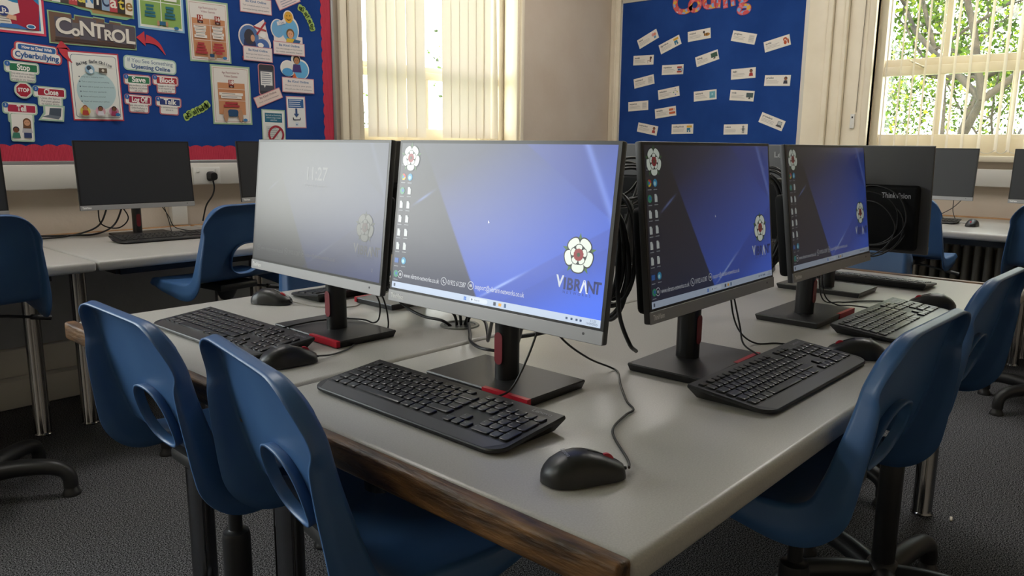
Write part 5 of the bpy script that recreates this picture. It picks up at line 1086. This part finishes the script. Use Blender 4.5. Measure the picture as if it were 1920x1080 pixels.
coil('tangle of black leads in the gap right of the large blue screen', (0.62, 0.475, 0.965), 'y', 0.045, 0.10, 7, 0.0048, 8, [(0.63, 0.50, 0.90), (0.64, 0.53, 0.84), (0.60, 0.60, 0.80), (0.55, 0.70, 0.772)])
coil('upper knot of thin leads in the gap right of the large blue screen', (0.70, 0.50, 1.11), 'x', 0.09, 0.04, 6, 0.003, 11, [(0.66, 0.47, 1.02), (0.63, 0.46, 0.95)])
cable('power_cable', 'black lead hanging down the left edge of the third screen', [(0.60, 0.44, 1.0), (0.585, 0.43, 0.94), (0.59, 0.425, 0.86), (0.62, 0.42, 0.80), (0.66, 0.43, 0.776)], 0.0042, M_CABLE, 'cable coils behind the monitors')
cable('display_cable', 'grey lead curving out beside the coil on the far monitor', [(1.62, 0.46, 1.10), (1.635, 0.405, 1.115), (1.65, 0.375, 1.10), (1.65, 0.385, 1.07), (1.62, 0.45, 1.06)], 0.0042, M_CABLEW, 'grey display leads')
cable('display_cable', 'grey lead curving out left of the right-hand monitor', [(1.30, 0.42, 1.10), (1.25, 0.44, 1.10), (1.215, 0.45, 1.07), (1.21, 0.45, 1.02)], 0.0045, M_CABLEW, 'grey display leads')
GWC = 'leads on the wall desk below the noticeboard'
cable('power_cable', 'black lead trailing left along the back of the noticeboard wall desk', [(0.16, 3.42, 0.7655), (0.42, 3.46, 0.766), (0.60, 3.38, 0.766), (0.70, 3.36, 0.768), (0.80, 3.42, 0.80), (0.84, 3.40, 0.90)], 0.0042, M_CABLE, GWC)
cable('power_cable', 'second black lead trailing left, in front of the first on the wall desk', [(0.16, 3.36, 0.7655), (0.35, 3.38, 0.766), (0.50, 3.34, 0.766), (0.64, 3.42, 0.766), (0.74, 3.44, 0.80), (0.78, 3.42, 0.90)], 0.0042, M_CABLE, GWC)
cable('power_cable', 'black lead looping under the switched-off monitor, left of its stand', [(0.70, 3.33, 0.89), (0.72, 3.36, 0.81), (0.80, 3.38, 0.785), (0.84, 3.36, 0.83), (0.80, 3.34, 0.90)], 0.003, M_CABLE, GWC)
cable('mouse_cable', 'thin black lead hanging right of the stand of the switched-off monitor', [(0.98, 3.33, 0.89), (1.02, 3.34, 0.83), (1.04, 3.32, 0.775), (1.08, 3.20, TZ), (1.06, 3.1, TZ)], 0.002, M_CABLE, GWC)
cable('keyboard_cable', 'thin black lead from the switched-off monitor to the keyboard below it', [(0.99, 3.32, 0.89), (1.0, 3.30, 0.82), (0.985, 3.24, 0.768), (0.95, 3.14, 0.776)], 0.002, M_CABLE, GWC)
GRC = 'leads on the window desk'
cable('mouse_cable', 'thin lead from the small grey monitor down to the mouse', [(4.52, 0.76, 0.90), (4.51, 0.755, 0.82), (4.48, 0.72, 0.765), (4.42, 0.66, TZ), (4.34, 0.60, 0.768)], 0.0022, M_CABLE, GRC)
cable('keyboard_cable', 'thin lead from the small grey monitor down to its keyboard', [(4.52, 0.71, 0.90), (4.51, 0.76, 0.84), (4.49, 0.84, 0.785), (4.46, 0.85, 0.778)], 0.0022, M_CABLE, GRC)
# scraps on the carpet
for lb, x, y, r in (('small pale wooden stub on the carpet at the bottom left', -0.21, 1.42, 0.5), ('tiny white paper scrap on the carpet by the right table leg', 2.06, 0.11, 0.2)):
    t = thing('litter_scrap', lb, 'litter', (x, y, 0.001), r); MB().rbox(-0.014, 0.014, -0.004, 0.004, 0, 0.006, pm('d9d2c4'), 0.002).build('scrap_piece', t, smooth=40)

# ================================================================== OUTDOORS
struct(MB().box(WR + 0.6, 60, -40, 60, -3.7, -3.6, M_GRASS).build('ground_yard')); struct(MB().box(-40, WR + 0.6, WL + 0.6, 60, -3.7, -3.6, M_GRASS).build('ground_lawn'))
def tree(label, x, y, h, spread, seed, nleaf, lean=(0, 0), trunk=0.16, low=0.25, size=0.075):
    g = random.Random(seed); t = thing('leafy_tree', label, 'tree', (x, y, -3.6), group='trees outside the windows')
    B = MB(); ends = []
    def grow(p, d, ln, r, lev):
        pts = [p]; q = p; dd = d
        for i in range(5):
            dd = (dd + Vector((g.uniform(-1, 1), g.uniform(-1, 1), g.uniform(-0.6, 0.8))) * 0.22).normalized(); q = q + dd * ln / 5; pts.append(q)
        n = len(pts); B.tube(pts, [r * (1 - 0.45 * i / (n - 1)) for i in range(n)], M_BARK, 7 if lev < 2 else 5)
        if lev >= 2: ends.extend((pts[i], lev) for i in range(1, n))
        if lev == 4: return
        for k in range(3 if lev else 6):
            a = pts[g.randint(2, 5)] if lev else pts[g.randint(2, 5)]
            nd = (dd * 0.5 + Vector((g.uniform(-1, 1), g.uniform(-1, 1), g.uniform(-0.35, 0.7)))).normalized()
            grow(a, nd, ln * (g.uniform(0.55, 0.8) if lev else spread / h * g.uniform(0.8, 1.2)), r * 0.52, lev + 1)
    grow(Vector((0, 0, 0)), Vector((lean[0], lean[1], 1)).normalized(), h * 0.72, trunk, 0)
    B.build('trunk_and_branches', t, smooth=60)
    Lf = MB()
    for i in range(nleaf):
        c, lev = g.choice(ends); c = c + Vector((g.gauss(0, 1), g.gauss(0, 1), g.gauss(0, 0.8))) * 0.24
        if c.z < h * low: continue
        n_ = Vector((g.uniform(-1, 1), g.uniform(-1, 1), g.uniform(-0.4, 1))).normalized(); u = n_.orthogonal().normalized(); u = (Matrix.Rotation(g.uniform(0, 6.28), 3, n_) @ u); v_ = n_.cross(u); s = size * g.uniform(0.6, 1.25)
        Lf.add([c - u * s * 0.5, c - u * s * 0.1 + v_ * s * 0.33, c + u * s * 0.55, c - u * s * 0.1 - v_ * s * 0.33], [(0, 1, 2), (0, 2, 3)], M_LEAF[g.choice((0, 0, 1, 2))])
    f = Lf.build('foliage', t); f['kind'] = 'stuff'
    return t
tree('broad leafy tree with sunlit leaves filling the upper right window', 11.0, 3.5, 8.0, 4.6, 4, 30000, (0.0, -0.05), 0.085, 0.12)
tree('tree with thick slanting boughs behind the right window panes', 12.4, 1.3, 8.4, 4.8, 9, 30000, (0.0, 0.22), 0.12, 0.12)
tree('paler tree further back beyond the right window', 15.5, 3.6, 9.0, 5.2, 15, 26000, (0, 0), 0.1, 0.12, 0.09)
tree('low green tree glimpsed between the slats of the cream blind', 7.6, 10.2, 5.9, 2.6, 22, 12000, (0, 0), 0.12)
